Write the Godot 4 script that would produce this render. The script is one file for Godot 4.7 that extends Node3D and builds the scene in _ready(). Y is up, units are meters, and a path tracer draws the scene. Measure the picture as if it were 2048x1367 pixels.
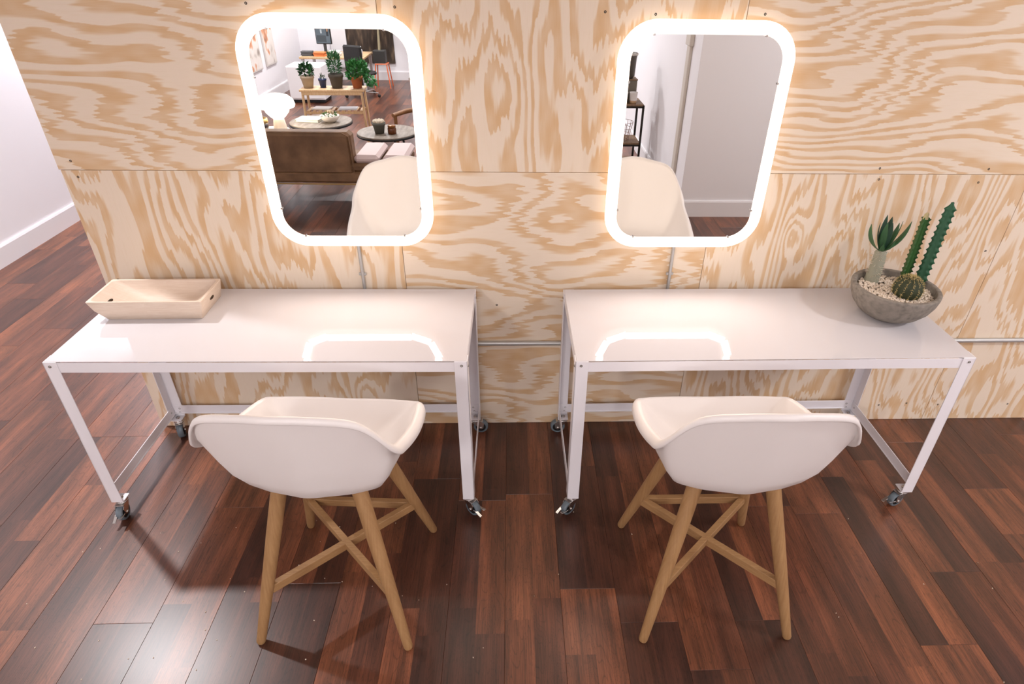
extends Node3D

# ---------------------------------------------------------------- helpers
var M := {}
var used := {}

func S() -> SurfaceTool:
	var st := SurfaceTool.new()
	st.begin(Mesh.PRIMITIVE_TRIANGLES)
	return st

func poly(st: SurfaceTool, pts: Array, out: Vector3, sg := -1, uvs := []) -> void:
	var n := Vector3.ZERO
	for i in pts.size():
		n += (pts[i] as Vector3).cross(pts[(i + 1) % pts.size()])
	var rev := n.dot(out) > 0.0  # front faces run clockwise
	st.set_smooth_group(sg)
	for i in range(1, pts.size() - 1):
		var order := [0, i + 1, i] if rev else [0, i, i + 1]
		for k in order:
			var p: Vector3 = pts[k]
			st.set_uv(uvs[k] if uvs.size() else Vector2(p.x + p.z, p.y))
			st.add_vertex(p)

func box(st: SurfaceTool, c: Vector3, s: Vector3, bev := 0.0, b := Basis()) -> void:
	var h := s * 0.5
	bev = minf(bev, minf(h.x, minf(h.y, h.z)) * 0.9)
	var at := func(axis: int, sg: Vector3) -> Vector3:
		var p := Vector3.ZERO
		for k in 3:
			p[k] = sg[k] * (h[k] if k == axis else h[k] - bev)
		return c + b * p
	for a in 3:
		var u := (a + 1) % 3
		var v := (a + 2) % 3
		for sa in [-1.0, 1.0]:
			var f := []
			for q in [[-1, -1], [1, -1], [1, 1], [-1, 1]]:
				var sg := Vector3.ZERO
				sg[a] = sa; sg[u] = q[0]; sg[v] = q[1]
				f.append(at.call(a, sg))
			var o := Vector3.ZERO
			o[a] = sa
			poly(st, f, b * o)
			if bev > 0.0:
				for su in [-1.0, 1.0]:
					var e := []
					for q in [[a, -1.0], [a, 1.0], [u, 1.0], [u, -1.0]]:
						var sg := Vector3.ZERO
						sg[a] = sa; sg[u] = su; sg[v] = q[1]
						e.append(at.call(q[0], sg))
					var o2 := Vector3.ZERO
					o2[a] = sa; o2[u] = su
					poly(st, e, b * o2)
	if bev > 0.0:
		for i in 8:
			var sg := Vector3(1 if i & 1 else -1, 1 if i & 2 else -1, 1 if i & 4 else -1)
			poly(st, [at.call(0, sg), at.call(1, sg), at.call(2, sg)], b * sg)

# rows of equal length; closed joins the end of each row to its start
func loft(st: SurfaceTool, rows: Array, closed := true, sg := 0, flip := -1, usc := 1.0) -> void:
	var n: int = rows[0].size()
	var m := n if closed else n - 1
	if flip < 0:
		var sum := 0.0
		for i in rows.size() - 1:
			var ce := Vector3.ZERO
			for p in rows[i]:
				ce += p
			for p in rows[i + 1]:
				ce += p
			ce /= 2.0 * n
			for j in m:
				var a: Vector3 = rows[i][j]
				var bb: Vector3 = rows[i][(j + 1) % n]
				var c: Vector3 = rows[i + 1][j]
				sum += (c - a).cross(bb - a).dot((a + bb + c) / 3.0 - ce)
		flip = 0 if sum >= 0.0 else 1
	st.set_smooth_group(sg)
	var vl := [0.0]
	for i in rows.size() - 1:
		vl.append(vl[i] + (rows[i][0] as Vector3).distance_to(rows[i + 1][0]))
	for i in rows.size() - 1:
		for j in m:
			var k := (j + 1) % n
			var q := [rows[i][j], rows[i][k], rows[i + 1][k], rows[i + 1][j]]
			var t := [Vector2(float(j) / m * usc, vl[i]), Vector2(float(j + 1) / m * usc, vl[i]), Vector2(float(j + 1) / m * usc, vl[i + 1]), Vector2(float(j) / m * usc, vl[i + 1])]
			for o in ([0, 1, 2, 0, 2, 3] if flip == 0 else [0, 2, 1, 0, 3, 2]):
				st.set_uv(t[o])
				st.add_vertex(q[o])

func ring(c: Vector3, x: Vector3, y: Vector3, r: float, n: int, ry := -1.0) -> PackedVector3Array:
	var a := PackedVector3Array()
	for i in n:
		var t := TAU * i / n
		a.append(c + x * cos(t) * r + y * sin(t) * (r if ry < 0.0 else ry))
	return a

func tube(st: SurfaceTool, pts: Array, rad, sides := 12, caps := true, closed := false) -> void:
	var rows := []
	var x := Vector3.ZERO
	var n := pts.size()
	for i in n:
		var d: Vector3
		if closed:
			d = ((pts[(i + 1) % n] as Vector3) - pts[(i - 1 + n) % n]).normalized()
		else:
			d = ((pts[mini(i + 1, n - 1)] as Vector3) - pts[maxi(i - 1, 0)]).normalized()
		if x == Vector3.ZERO:
			x = d.cross(Vector3.UP if absf(d.y) < 0.9 else Vector3.RIGHT).normalized()
		x = (x - d * x.dot(d)).normalized()
		var r: float = rad[i] if rad is Array else rad
		rows.append(ring(pts[i], x, d.cross(x), r, sides))
	if closed:
		rows.append(rows[0])
	loft(st, rows, true)
	if caps and not closed:
		poly(st, Array(rows[0]), (pts[0] as Vector3) - pts[1])
		poly(st, Array(rows[n - 1]), (pts[n - 1] as Vector3) - pts[n - 2])

func lathe(st: SurfaceTool, prof: Array, sides := 24, xf := Transform3D(), smooth := true) -> void:
	var rows := []
	for p in prof:
		var a := PackedVector3Array()
		for i in sides:
			var t := TAU * i / sides
			a.append(xf * Vector3(maxf(p.x, 0.0001) * cos(t), p.y, maxf(p.x, 0.0001) * sin(t)))
		rows.append(a)
	if smooth:
		loft(st, rows)
	else:
		for i in rows.size() - 1:
			loft(st, [rows[i], rows[i + 1]], true, i + 1)

func cat(p: Array, closed: bool, n: int) -> Array:
	var out := []
	var c := p.size()
	for i in (c if closed else c - 1):
		var a: Vector3 = p[(i - 1 + c) % c] if closed else p[maxi(i - 1, 0)]
		var b: Vector3 = p[i]
		var d: Vector3 = p[(i + 1) % c]
		var e: Vector3 = p[(i + 2) % c] if closed else p[mini(i + 2, c - 1)]
		for k in n:
			out.append(b.cubic_interpolate(d, a, e, float(k) / n))
	if not closed:
		out.append(p[c - 1])
	return out

func mi(called: String, st, m: Material, parent: Node = null, label := "") -> MeshInstance3D:
	var o := MeshInstance3D.new()
	o.name = called
	if st is SurfaceTool:
		st.generate_normals()
		o.mesh = st.commit()
	else:
		o.mesh = st
	o.material_override = m
	if label:
		o.set_meta("label", label)
	if parent:
		parent.add_child(o, true)
	else:
		o.name = numbered(called)
		add_child(o)
	return o

func numbered(called: String) -> String:
	var n: int = used.get(called, 0)
	used[called] = n + 1
	return called if n == 0 else "%s_%03d" % [called, n]

func thing(called: String, label: String, category: String, at := Vector3.ZERO, turn := 0.0, group := "") -> Node3D:
	var o := Node3D.new()
	o.name = numbered(called)
	add_child(o)
	o.position = at
	o.rotation.y = turn
	return tag(o, label, category, group)

func tag(o: Node3D, label: String, category: String, group := "") -> Node3D:
	o.set_meta("label", label)
	o.set_meta("category", category)
	if group:
		o.set_meta("group", group)
	return o

func copy_of(src: Node3D, at: Vector3, turn: float, label: String, base_name: String) -> Node3D:
	var o: Node3D = src.duplicate()
	o.name = numbered(base_name)
	add_child(o)
	o.position = at
	o.rotation.y = turn
	o.set_meta("label", label)
	return o

func struct(called: String, label := "") -> Node3D:
	var o := Node3D.new()
	o.name = called
	add_child(o)
	o.set_meta("kind", "structure")
	if label:
		o.set_meta("label", label)
	return o

func mat(c: Color, rough := 0.6, metal := 0.0, spec := 0.5) -> StandardMaterial3D:
	var m := StandardMaterial3D.new()
	m.albedo_color = c
	m.roughness = rough
	m.metallic = metal
	m.metallic_specular = spec
	return m

func rgb(r: int, g: int, b: int) -> Color:
	return Color(r / 255.0, g / 255.0, b / 255.0)

func glow(c: Color, e: float) -> StandardMaterial3D:
	var m := mat(Color(0.95, 0.93, 0.9), 0.4)
	m.emission_enabled = true
	m.emission = c
	m.emission_energy_multiplier = e
	return m

func noise(s: int, f := 1.0, oct := 3) -> FastNoiseLite:
	var n := FastNoiseLite.new()
	n.noise_type = FastNoiseLite.TYPE_SIMPLEX_SMOOTH
	n.seed = s
	n.frequency = f
	n.fractal_octaves = oct
	if oct <= 1:
		n.fractal_type = FastNoiseLite.FRACTAL_NONE
	return n

func img_tex(w: int, h: int, data: PackedByteArray) -> ImageTexture:
	return ImageTexture.create_from_image(Image.create_from_data(w, h, false, Image.FORMAT_RGB8, data))

func ramp_noise(s: int, f: float, cols: Array, size := 256, oct := 4) -> NoiseTexture2D:
	var t := NoiseTexture2D.new()
	t.width = size
	t.height = size
	t.seamless = true
	t.noise = noise(s, f, oct)
	var g := Gradient.new()
	g.offsets = PackedFloat32Array()
	g.colors = PackedColorArray()
	for c in cols:
		g.add_point(c[0], c[1])
	t.color_ramp = g
	return t

# ---------------------------------------------------------------- textures
# rotary-cut pine veneer: contour lines of a field stretched along the grain
func plywood(sd: int, along_x: bool, slope: float, amp: float, bands: float, knots: Array, res := 640) -> ImageTexture:
	var n1 := noise(sd, 1.0, 1)
	var n2 := noise(sd + 7, 1.0, 1)
	var n3 := noise(sd + 13, 1.0, 2)
	var n4 := noise(sd + 29, 1.0, 1)
	var d := PackedByteArray()
	d.resize(res * res * 3)
	var pale := Color(0.910, 0.850, 0.770)
	var dark := Color(0.840, 0.702, 0.538)
	var i := 0
	var sz := 1.22
	for py in res:
		for px in res:
			var u := (float(px) if along_x else float(py)) / res * sz
			var v := (float(py) if along_x else float(px)) / res * sz
			var jag := n3.get_noise_2d(u * 4.0, v * 55.0)
			var uu := u + 0.045 * jag
			var h := slope * v + amp * n1.get_noise_2d(uu * 0.75, v * 2.0) + amp * 0.26 * n2.get_noise_2d(uu * 2.4, v * 6.5)
			for k in knots:
				var du: float = (u - k[0]) / 1.9
				var dv: float = v - k[1]
				h += k[3] * exp(-(du * du + dv * dv) / (k[2] * k[2]))
			var f := fposmod(h * bands, 1.0)
			var a := smoothstep(0.42, 0.64, f) * (1.0 - smoothstep(0.955, 1.0, f))
			var fine := n4.get_noise_2d(u * 14.0, v * 420.0)
			var c := pale.lerp(dark, clampf(a * (0.80 + 0.25 * n2.get_noise_2d(u * 9.0, v * 20.0)) + 0.07 * fine + 0.06 * jag, 0.0, 1.0))
			d[i] = int(clampf(c.r * 255.0, 0, 255))
			d[i + 1] = int(clampf(c.g * 255.0, 0, 255))
			d[i + 2] = int(clampf(c.b * 255.0, 0, 255))
			i += 3
	return img_tex(res, res, d)

# dark red-brown laminate board printed with two strips
func board_tex(sd: int) -> ImageTexture:
	var w := 112
	var h := 640
	var rng := RandomNumberGenerator.new()
	rng.seed = sd
	var n1 := noise(sd, 1.0, 2)
	var n2 := noise(sd + 3, 1.0, 3)
	var tones := [Color(0.420, 0.250, 0.170), Color(0.345, 0.202, 0.142), Color(0.265, 0.158, 0.120), Color(0.380, 0.223, 0.153), Color(0.300, 0.177, 0.130), Color(0.450, 0.270, 0.182)]
	var split := rng.randf_range(0.25, 0.75)
	var col := []
	for k in 4:
		col.append(tones[rng.randi() % tones.size()])
	var d := PackedByteArray()
	d.resize(w * h * 3)
	var i := 0
	for y in h:
		for x in w:
			var u := float(x) / w
			var v := float(y) / h
			var s := 0 if u < 0.5 else 1
			var part := 0
			if s == 0 and v > split:
				part = 1
			if s == 1 and v > 1.0 - split * 0.8:
				part = 1
			var c: Color = col[s * 2 + part]
			var off := float(s * 17 + part * 31)
			var lo := n1.get_noise_2d(u * 2.6 + off, v * 2.2)
			var str1 := n2.get_noise_2d(u * 34.0 + off, v * 3.2)
			var fine := n2.get_noise_2d(u * 120.0 + off, v * 14.0)
			var line := smoothstep(0.80, 1.0, fposmod((lo * 2.2 + u * 3.0) * 3.0, 1.0))
			var g := 1.0 + 0.30 * lo + 0.22 * str1 + 0.16 * fine - 0.22 * line
			d[i] = int(clampf(c.r * g * 255.0, 0, 255))
			d[i + 1] = int(clampf(c.g * g * 255.0, 0, 255))
			d[i + 2] = int(clampf(c.b * g * 255.0, 0, 255))
			i += 3
	return img_tex(w, h, d)

# straight-grained timber, grain along v
func timber(sd: int, a: Color, b: Color, w := 96, h := 256, fu := 22.0, fv := 2.5) -> ImageTexture:
	var n1 := noise(sd, 1.0, 3)
	var d := PackedByteArray()
	d.resize(w * h * 3)
	var i := 0
	for y in h:
		for x in w:
			var u := float(x) / w
			var v := float(y) / h
			var t := 0.5 + 0.55 * n1.get_noise_2d(u * fu, v * fv) + 0.25 * n1.get_noise_2d(u * fu * 5.0 + 40.0, v * fv * 6.0)
			var c := a.lerp(b, clampf(t, 0.0, 1.0))
			d[i] = int(c.r * 255.0)
			d[i + 1] = int(c.g * 255.0)
			d[i + 2] = int(c.b * 255.0)
			i += 3
	return img_tex(w, h, d)

func wood(tex: Texture2D, rough: float, scale := Vector3(4, 4, 4)) -> StandardMaterial3D:
	var m := mat(Color.WHITE, rough)
	m.albedo_texture = tex
	m.uv1_triplanar = true
	m.uv1_scale = scale
	return m

# ---------------------------------------------------------------- ready
func _ready() -> void:
	view()
	lamps()
	materials()
	room()
	plywood_wall()
	pipes()
	for k in 2:
		lighted_mirror(k)
	desks()
	chairs()
	tray()
	planter()
	lounge()
	studio()
	shelf_corner()
	crumbs()

const CEIL := 2.9
const TUBE := Color(1.0, 0.925, 0.865)

func view() -> void:
	var f := 1230.53
	var cam := Camera3D.new()
	cam.name = "camera"
	cam.projection = Camera3D.PROJECTION_FRUSTUM
	cam.near = 0.05
	cam.far = 60.0
	cam.size = 0.05 * 1367.0 / f
	cam.frustum_offset = Vector2((1024.0 - 1068.97) / f * 0.05, 0)
	cam.basis = Basis(Vector3.UP, -0.0425) * Basis(Vector3.RIGHT, -0.5642) * Basis(Vector3.BACK, 0.018)
	cam.position = Vector3(-0.1241, 1.9237, 2.3082)
	add_child(cam)
	cam.current = true
	var env := Environment.new()
	env.background_mode = Environment.BG_COLOR
	env.background_color = Color(0, 0, 0)
	env.tonemap_mode = Environment.TONE_MAPPER_LINEAR
	env.tonemap_exposure = 1.0
	env.sdfgi_enabled = true
	env.ssao_enabled = true
	env.ssil_enabled = true
	var we := WorldEnvironment.new()
	we.name = "environment"
	we.environment = env
	add_child(we)

# ceiling lamps: [where, radius, energy, colour, label]
func lamps() -> void:
	var white := Color(1.0, 0.98, 0.985)
	var rows := [
		[Vector3(-2.76, CEIL, -0.40), 0.06, 9.5, white, "small bright ceiling spotlight beyond the open end of the plywood wall"],
		[Vector3(1.05, CEIL, 2.35), 0.14, 0.3, white, "round ceiling lamp above the right white chair"],
		[Vector3(-0.5, CEIL, 3.6), 0.18, 1.2, white, "round ceiling lamp between the chairs and the brown sofa"],
		[Vector3(-3.0, CEIL, -3.1), 0.2, 9.3, Color(0.985, 0.975, 1.0), "round ceiling lamp over the passage beside the white wall"],
		[Vector3(-2.2, CEIL, 5.0), 0.2, 7.5, white, "round ceiling lamp above the plant console"],
		[Vector3(-0.3, CEIL, 5.6), 0.2, 7.5, white, "round ceiling lamp nearest the iron shelf"],
		[Vector3(-2.4, CEIL, 7.8), 0.2, 9.5, white, "round ceiling lamp above the office chair"],
		[Vector3(3.3, CEIL, 1.7), 0.16, 6.0, white, "round ceiling lamp at the far right of the plywood wall"],
	]
	for r in rows:
		var t := thing("ceiling_lamp", r[4], "lamp", r[0])
		var rad: float = r[1]
		var st := S()
		lathe(st, [Vector2(0, 0), Vector2(rad + 0.03, 0), Vector2(rad + 0.03, -0.02), Vector2(rad + 0.022, -0.026), Vector2(rad, -0.026), Vector2(rad, -0.012)], 28)
		mi("trim_ring", st, mat(Color(0.92, 0.92, 0.92), 0.4), t)
		st = S()
		lathe(st, [Vector2(0, -0.014), Vector2(rad, -0.014)], 28)
		mi("light_diffuser", st, glow(r[3], 2.0), t)
		if rad < 0.1:
			var sp := SpotLight3D.new()
			sp.name = "spot_light"
			sp.light_energy = r[2]
			sp.light_color = r[3]
			sp.light_size = rad
			sp.spot_angle = 57.0
			sp.spot_angle_attenuation = 1.0
			sp.spot_range = 30.0
			sp.spot_attenuation = 2.0
			sp.shadow_enabled = true
			t.add_child(sp)
			sp.position = Vector3(0, -0.08, 0)
			sp.rotation.x = -PI / 2
			continue
		var l := AreaLight3D.new()
		l.name = "area_light"
		l.area_size = Vector2(rad * 1.7, rad * 1.7)
		l.light_energy = r[2]
		l.light_color = r[3]
		l.shadow_enabled = true
		l.set("area_range", 30.0)
		t.add_child(l)
		l.position = Vector3(0, -0.03, 0)
		l.rotation.x = -PI / 2

func materials() -> void:
	M.white_wall = mat(rgb(240, 238, 241), 0.75)
	M.ceiling = mat(rgb(238, 237, 236), 0.85)
	M.baseboard = mat(rgb(238, 236, 238), 0.45)
	M.slab = mat(rgb(60, 45, 38), 0.9)
	M.ply_edge = wood(timber(41, rgb(225, 196, 158), rgb(190, 150, 105)), 0.6, Vector3(2, 30, 2))
	M.screw = mat(rgb(70, 66, 60), 0.4, 0.8)
	M.pipe = mat(rgb(188, 188, 186), 0.35, 0.55)
	M.desk = mat(rgb(210, 207, 210), 0.025, 0.0, 0.5)
	M.desk_leg = mat(rgb(240, 238, 242), 0.3)
	M.bolt = mat(rgb(150, 146, 140), 0.3, 0.9)
	M.chrome = mat(rgb(205, 203, 200), 0.22, 1.0)
	M.rubber = mat(rgb(104, 116, 124), 0.55)
	M.black = mat(rgb(26, 25, 25), 0.5)
	M.shell = mat(rgb(238, 233, 230), 0.42)
	M.leg = wood(timber(51, rgb(176, 138, 94), rgb(146, 108, 68), 128, 512, 20.0, 4.0), 0.55, Vector3(6, 1.2, 6))
	M.mirror = mat(Color(0.93, 0.94, 0.94), 0.0, 1.0)
	M.tube = glow(TUBE, 1.45)
	M.tray = wood(timber(61, rgb(226, 210, 194), rgb(210, 188, 168), 256, 128, 3.0, 26.0), 0.55, Vector3(2.2, 5, 5))
	M.concrete = mat(Color.WHITE, 0.85)
	M.concrete.albedo_texture = ramp_noise(5, 0.03, [[0.0, rgb(96, 90, 83)], [0.45, rgb(128, 121, 112)], [1.0, rgb(150, 142, 132)]], 256, 5)
	M.concrete.uv1_triplanar = true
	M.concrete.uv1_scale = Vector3(5, 5, 5)
	M.brass = mat(rgb(190, 160, 105), 0.3, 0.9)

# ---------------------------------------------------------------- room shell
func slab(called: String, c: Vector3, s: Vector3, m: Material) -> Node3D:
	var st := S()
	box(st, c, s)
	var o := mi(called, st, m)
	o.set_meta("kind", "structure")
	return o

const XL := -3.7
const ZB := -4.2
const ZF := 9.4
const XI := 1.32
const ZI := 2.86
const XR := 4.2

func skirting(called: String, a: Vector3, b: Vector3, inward: Vector3) -> void:
	var st := S()
	var d := (b - a).normalized()
	var up := Vector3.UP
	var prof := [Vector2(0, 0), Vector2(0.016, 0), Vector2(0.016, 0.128), Vector2(0.011, 0.142), Vector2(0, 0.142)]
	var ra := []
	var rb := []
	for p in prof:
		ra.append(a + inward * p.x + up * p.y)
		rb.append(b + inward * p.x + up * p.y)
	for i in prof.size():
		var j := (i + 1) % prof.size()
		var n: Vector3 = ra[j] - ra[i]
		poly(st, [ra[i], ra[j], rb[j], rb[i]], d.cross(n) if d.cross(n).dot((ra[i] + ra[j]) * 0.5 - (a + inward * 0.008 + up * 0.07)) > 0 else n.cross(d))
	poly(st, ra, -d)
	poly(st, rb, d)
	mi(called, st, M.baseboard).set_meta("kind", "structure")

func room() -> void:
	var w := 0.15
	slab("wall_left", Vector3(XL - w / 2, CEIL / 2, (ZB + ZF) / 2), Vector3(w, CEIL, ZF - ZB + 2 * w), M.white_wall)
	slab("wall_behind_partition", Vector3((XL + XR) / 2, CEIL / 2, ZB - w / 2), Vector3(XR - XL, CEIL, w), M.white_wall)
	slab("wall_right", Vector3(XR + w / 2, CEIL / 2, (ZB + ZI) / 2), Vector3(w, CEIL, ZI - ZB + 2 * w), M.white_wall)
	slab("wall_opposite", Vector3((XI + XR) / 2, CEIL / 2, ZI + w / 2), Vector3(XR - XI, CEIL, w), M.white_wall)
	slab("wall_lounge", Vector3(XI + w / 2, CEIL / 2, (ZI + w + ZF) / 2), Vector3(w, CEIL, ZF - ZI - w), M.white_wall)
	slab("wall_far", Vector3((XL + XI) / 2, CEIL / 2, ZF + w / 2), Vector3(XI - XL + w, CEIL, w), M.white_wall)
	slab("ceiling", Vector3((XL + XR) / 2, CEIL + 0.05, (ZB + ZF) / 2), Vector3(XR - XL + 2 * w, 0.1, ZF - ZB + 2 * w), M.ceiling)
	skirting("baseboard_left", Vector3(XL, 0, ZB), Vector3(XL, 0, ZF), Vector3(1, 0, 0))
	skirting("baseboard_opposite", Vector3(XI, 0, ZI), Vector3(XR, 0, ZI), Vector3(0, 0, -1))
	skirting("baseboard_lounge", Vector3(XI, 0, ZI), Vector3(XI, 0, ZF), Vector3(-1, 0, 0))
	skirting("baseboard_far", Vector3(XL, 0, ZF), Vector3(XI, 0, ZF), Vector3(0, 0, -1))
	# casing of an opening beside the corner of the lounge wall
	var tr := S()
	box(tr, Vector3(XI - 0.012, 0.66, 3.16), Vector3(0.024, 1.32, 0.09), 0.004)
	box(tr, Vector3(XI - 0.018, 1.36, 3.16), Vector3(0.036, 0.09, 0.13), 0.004)
	mi("trim_1", tr, mat(rgb(214, 206, 196), 0.5)).set_meta("kind", "structure")
	floor_boards()

func board_mesh(w: float, l: float) -> ArrayMesh:
	var st := S()
	var c := 0.0007
	var t := 0.008
	var x := w / 2
	var z := l / 2
	var top := []
	var mid := []
	for q in [[-1, -1], [1, -1], [1, 1], [-1, 1]]:
		top.append(Vector3(q[0] * (x - c), 0, q[1] * (z - c)))
		mid.append(Vector3(q[0] * x, -c, q[1] * z))
	var uv := func(p: Vector3) -> Vector2: return Vector2(p.x / w + 0.5, p.z / l + 0.5)
	poly(st, top, Vector3.UP, -1, top.map(uv))
	for i in 4:
		var j := (i + 1) % 4
		var o: Vector3 = (mid[i] + mid[j]) * 0.5
		var e := [top[i], top[j], mid[j], mid[i]]
		poly(st, e, o + Vector3.UP, -1, e.map(uv))
		var s := [mid[i], mid[j], mid[j] - Vector3(0, t, 0), mid[i] - Vector3(0, t, 0)]
		poly(st, s, o, -1, s.map(uv))
	st.generate_normals()
	return st.commit()

func floor_boards() -> void:
	var fl := struct("floor", "dark red-brown laminate floor")
	var st := S()
	box(st, Vector3((XL + XR) / 2, -0.06, (ZB + ZF) / 2), Vector3(XR - XL + 0.3, 0.1, ZF - ZB + 0.3))
	mi("subfloor", st, M.slab, fl)
	var bw := 0.197
	var bl := 1.215
	var mesh := board_mesh(bw - 0.0006, bl - 0.0006)
	var mats := []
	for k in 8:
		var m := mat(Color.WHITE, 0.32, 0.0, 0.58)
		m.albedo_texture = board_tex(300 + k * 11)
		mats.append(m)
	var rng := RandomNumberGenerator.new()
	rng.seed = 77
	var list := []
	var cols := int(ceil((XR - XL) / bw))
	for i in cols:
		var x := XL + (i + 0.5) * bw
		var z := ZB - rng.randf() * bl
		while z < ZF:
			var c := Vector3(x, 0, z + bl / 2)
			z += bl
			if c.x > XI + 0.1 and c.z > ZI + 0.8:
				continue
			var near := Vector2(c.x + 0.3, c.z - 0.6).length()
			var seen := Vector2(c.x + 1.6, c.z - 6.0).length() + 2.2
			list.append([minf(near, seen), c, rng.randi() % 8, rng.randi() % 2])
	list.sort_custom(func(a, b): return a[0] < b[0])
	var rest := {}
	for i in list.size():
		var e: Array = list[i]
		var xf := Transform3D(Basis(Vector3.UP, PI * e[3]), e[1])
		if i < 290:
			var o := mi("plank", mesh, mats[e[2]], fl)
			o.transform = xf
		else:
			if not rest.has(e[2]):
				rest[e[2]] = S()
			rest[e[2]].append_from(mesh, 0, xf)
	var all: ArrayMesh = null
	for k in rest:
		all = rest[k].commit(all)
		all.surface_set_material(all.get_surface_count() - 1, mats[k])
	var far := MeshInstance3D.new()
	far.name = "outer_planks"
	far.mesh = all
	far.set_meta("kind", "stuff")
	fl.add_child(far, true)

func crumbs() -> void:
	var st := S()
	var rng := RandomNumberGenerator.new()
	rng.seed = 5
	for i in 70:
		var p := Vector3(rng.randf_range(-1.9, -0.6), 0.001, rng.randf_range(0.55, 1.4))
		if i > 45:
			p = Vector3(rng.randf_range(-0.6, 1.7), 0.001, rng.randf_range(0.5, 1.4))
		var s := rng.randf_range(0.001, 0.0026)
		box(st, p, Vector3(s * 1.6, s, s), 0.0, Basis(Vector3.UP, rng.randf() * TAU))
	var o := mi("floor_crumbs", st, mat(rgb(215, 200, 180), 0.8))
	tag(o, "tiny pale crumbs scattered over the dark floor", "crumbs")
	o.set_meta("kind", "stuff")

# ---------------------------------------------------------------- plywood partition
func plywood_wall() -> void:
	var wall := struct("wall_back", "plywood-clad partition wall")
	var st := S()
	box(st, Vector3((-1.775 + 3.1) / 2, 1.22, -0.058), Vector3(4.865, 2.44, 0.08))
	mi("core", st, M.ply_edge, wall)
	var xs := [-1.785, -0.565, 0.669, 1.899, 3.11]
	# per panel: column, row, seed, grain along x, slope, amplitude, bands, knots [along, across, radius, height]
	var spec := [
		[0, 0, 11, false, 2.2, 1.5, 2.1, [[1.05, 0.98, 0.05, 0.8]]],
		[1, 0, 23, true, 1.4, 1.7, 1.8, [[0.85, 0.83, 0.03, 0.6]]],
		[2, 0, 35, false, 1.6, 1.6, 2.5, [[0.25, 0.35, 0.04, 0.8], [0.78, 1.15, 0.02, 0.8]]],
		[3, 0, 47, false, 2.0, 1.5, 2.4, []],
		[0, 1, 59, true, 1.0, 1.75, 1.75, [[0.95, 0.55, 0.05, 0.5]]],
		[1, 1, 71, false, 0.6, 1.6, 2.0, []],
		[2, 1, 83, true, 7.0, 1.15, 2.7, [[0.35, 0.50, 0.05, 0.9], [0.62, 0.52, 0.06, -1.0]]],
	]
	var g := 0.0009
	for s in spec:
		var x0: float = xs[s[0]] + g
		var x1: float = xs[s[0] + 1] - g
		var y0: float = 0.0015 if s[1] == 0 else 1.2206 + g
		var y1: float = 1.2206 - g if s[1] == 0 else 2.44
		if s[1] == 1 and s[0] == 0:
			x0 -= 0.006
		var m := mat(Color.WHITE, 0.55, 0.0, 0.4)
		m.albedo_texture = plywood(s[2], s[3], s[4], s[5], s[6], s[7])
		var p := S()
		var z := 0.0
		var b := 0.0008
		var front := [Vector3(x0 + b, y0 + b, z), Vector3(x1 - b, y0 + b, z), Vector3(x1 - b, y1 - b, z), Vector3(x0 + b, y1 - b, z)]
		var rim := [Vector3(x0, y0, z - b), Vector3(x1, y0, z - b), Vector3(x1, y1, z - b), Vector3(x0, y1, z - b)]
		var uv := func(q: Vector3) -> Vector2: return Vector2((q.x - x0) / (x1 - x0), 1.0 - (q.y - y0) / (y1 - y0))
		poly(p, front, Vector3.BACK, -1, front.map(uv))
		for i in 4:
			var j := (i + 1) % 4
			var o: Vector3 = (rim[i] + rim[j]) * 0.5 - Vector3((x0 + x1) / 2, (y0 + y1) / 2, 0)
			o.z = 0
			var e := [front[i], front[j], rim[j], rim[i]]
			poly(p, e, o + Vector3.BACK, -1, e.map(uv))
			var d := [rim[i], rim[j], rim[j] + Vector3(0, 0, -0.0172), rim[i] + Vector3(0, 0, -0.0172)]
			poly(p, d, o, -1, d.map(uv))
		var panel := mi("plywood_panel", p, m, wall)
		for q in screws():
			if q.x > x0 and q.x < x1 and q.y > y0 and q.y < y1:
				var c := S()
				lathe(c, [Vector2(0.0012, -0.0005), Vector2(0.002, 0.0004), Vector2(0.0042, 0.0006), Vector2(0.0046, 0.0)], 10, Transform3D(Basis(Vector3.RIGHT, PI / 2), Vector3(q.x, q.y, 0)))
				mi("screw", c, M.screw, panel)

func screws() -> Array:
	return [Vector2(-1.735, 1.254), Vector2(-1.73, 1.195), Vector2(-1.728, 0.772), Vector2(-1.715, 0.13), Vector2(-1.02, 1.243), Vector2(-1.012, 1.186), Vector2(-0.985, 1.77), Vector2(-0.505, 1.765),
		Vector2(-0.52, 0.09), Vector2(-0.60, 0.09), Vector2(-0.19, 0.65), Vector2(0.19, 1.76), Vector2(0.73, 1.76), Vector2(1.29, 1.243), Vector2(1.30, 1.20), Vector2(1.72, 1.243), Vector2(1.70, 1.19),
		Vector2(1.655, 0.09), Vector2(1.79, 0.10), Vector2(1.95, 0.09), Vector2(0.36, 1.755), Vector2(1.85, 0.9), Vector2(0.62, 0.09), Vector2(2.3, 0.09)]

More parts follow.
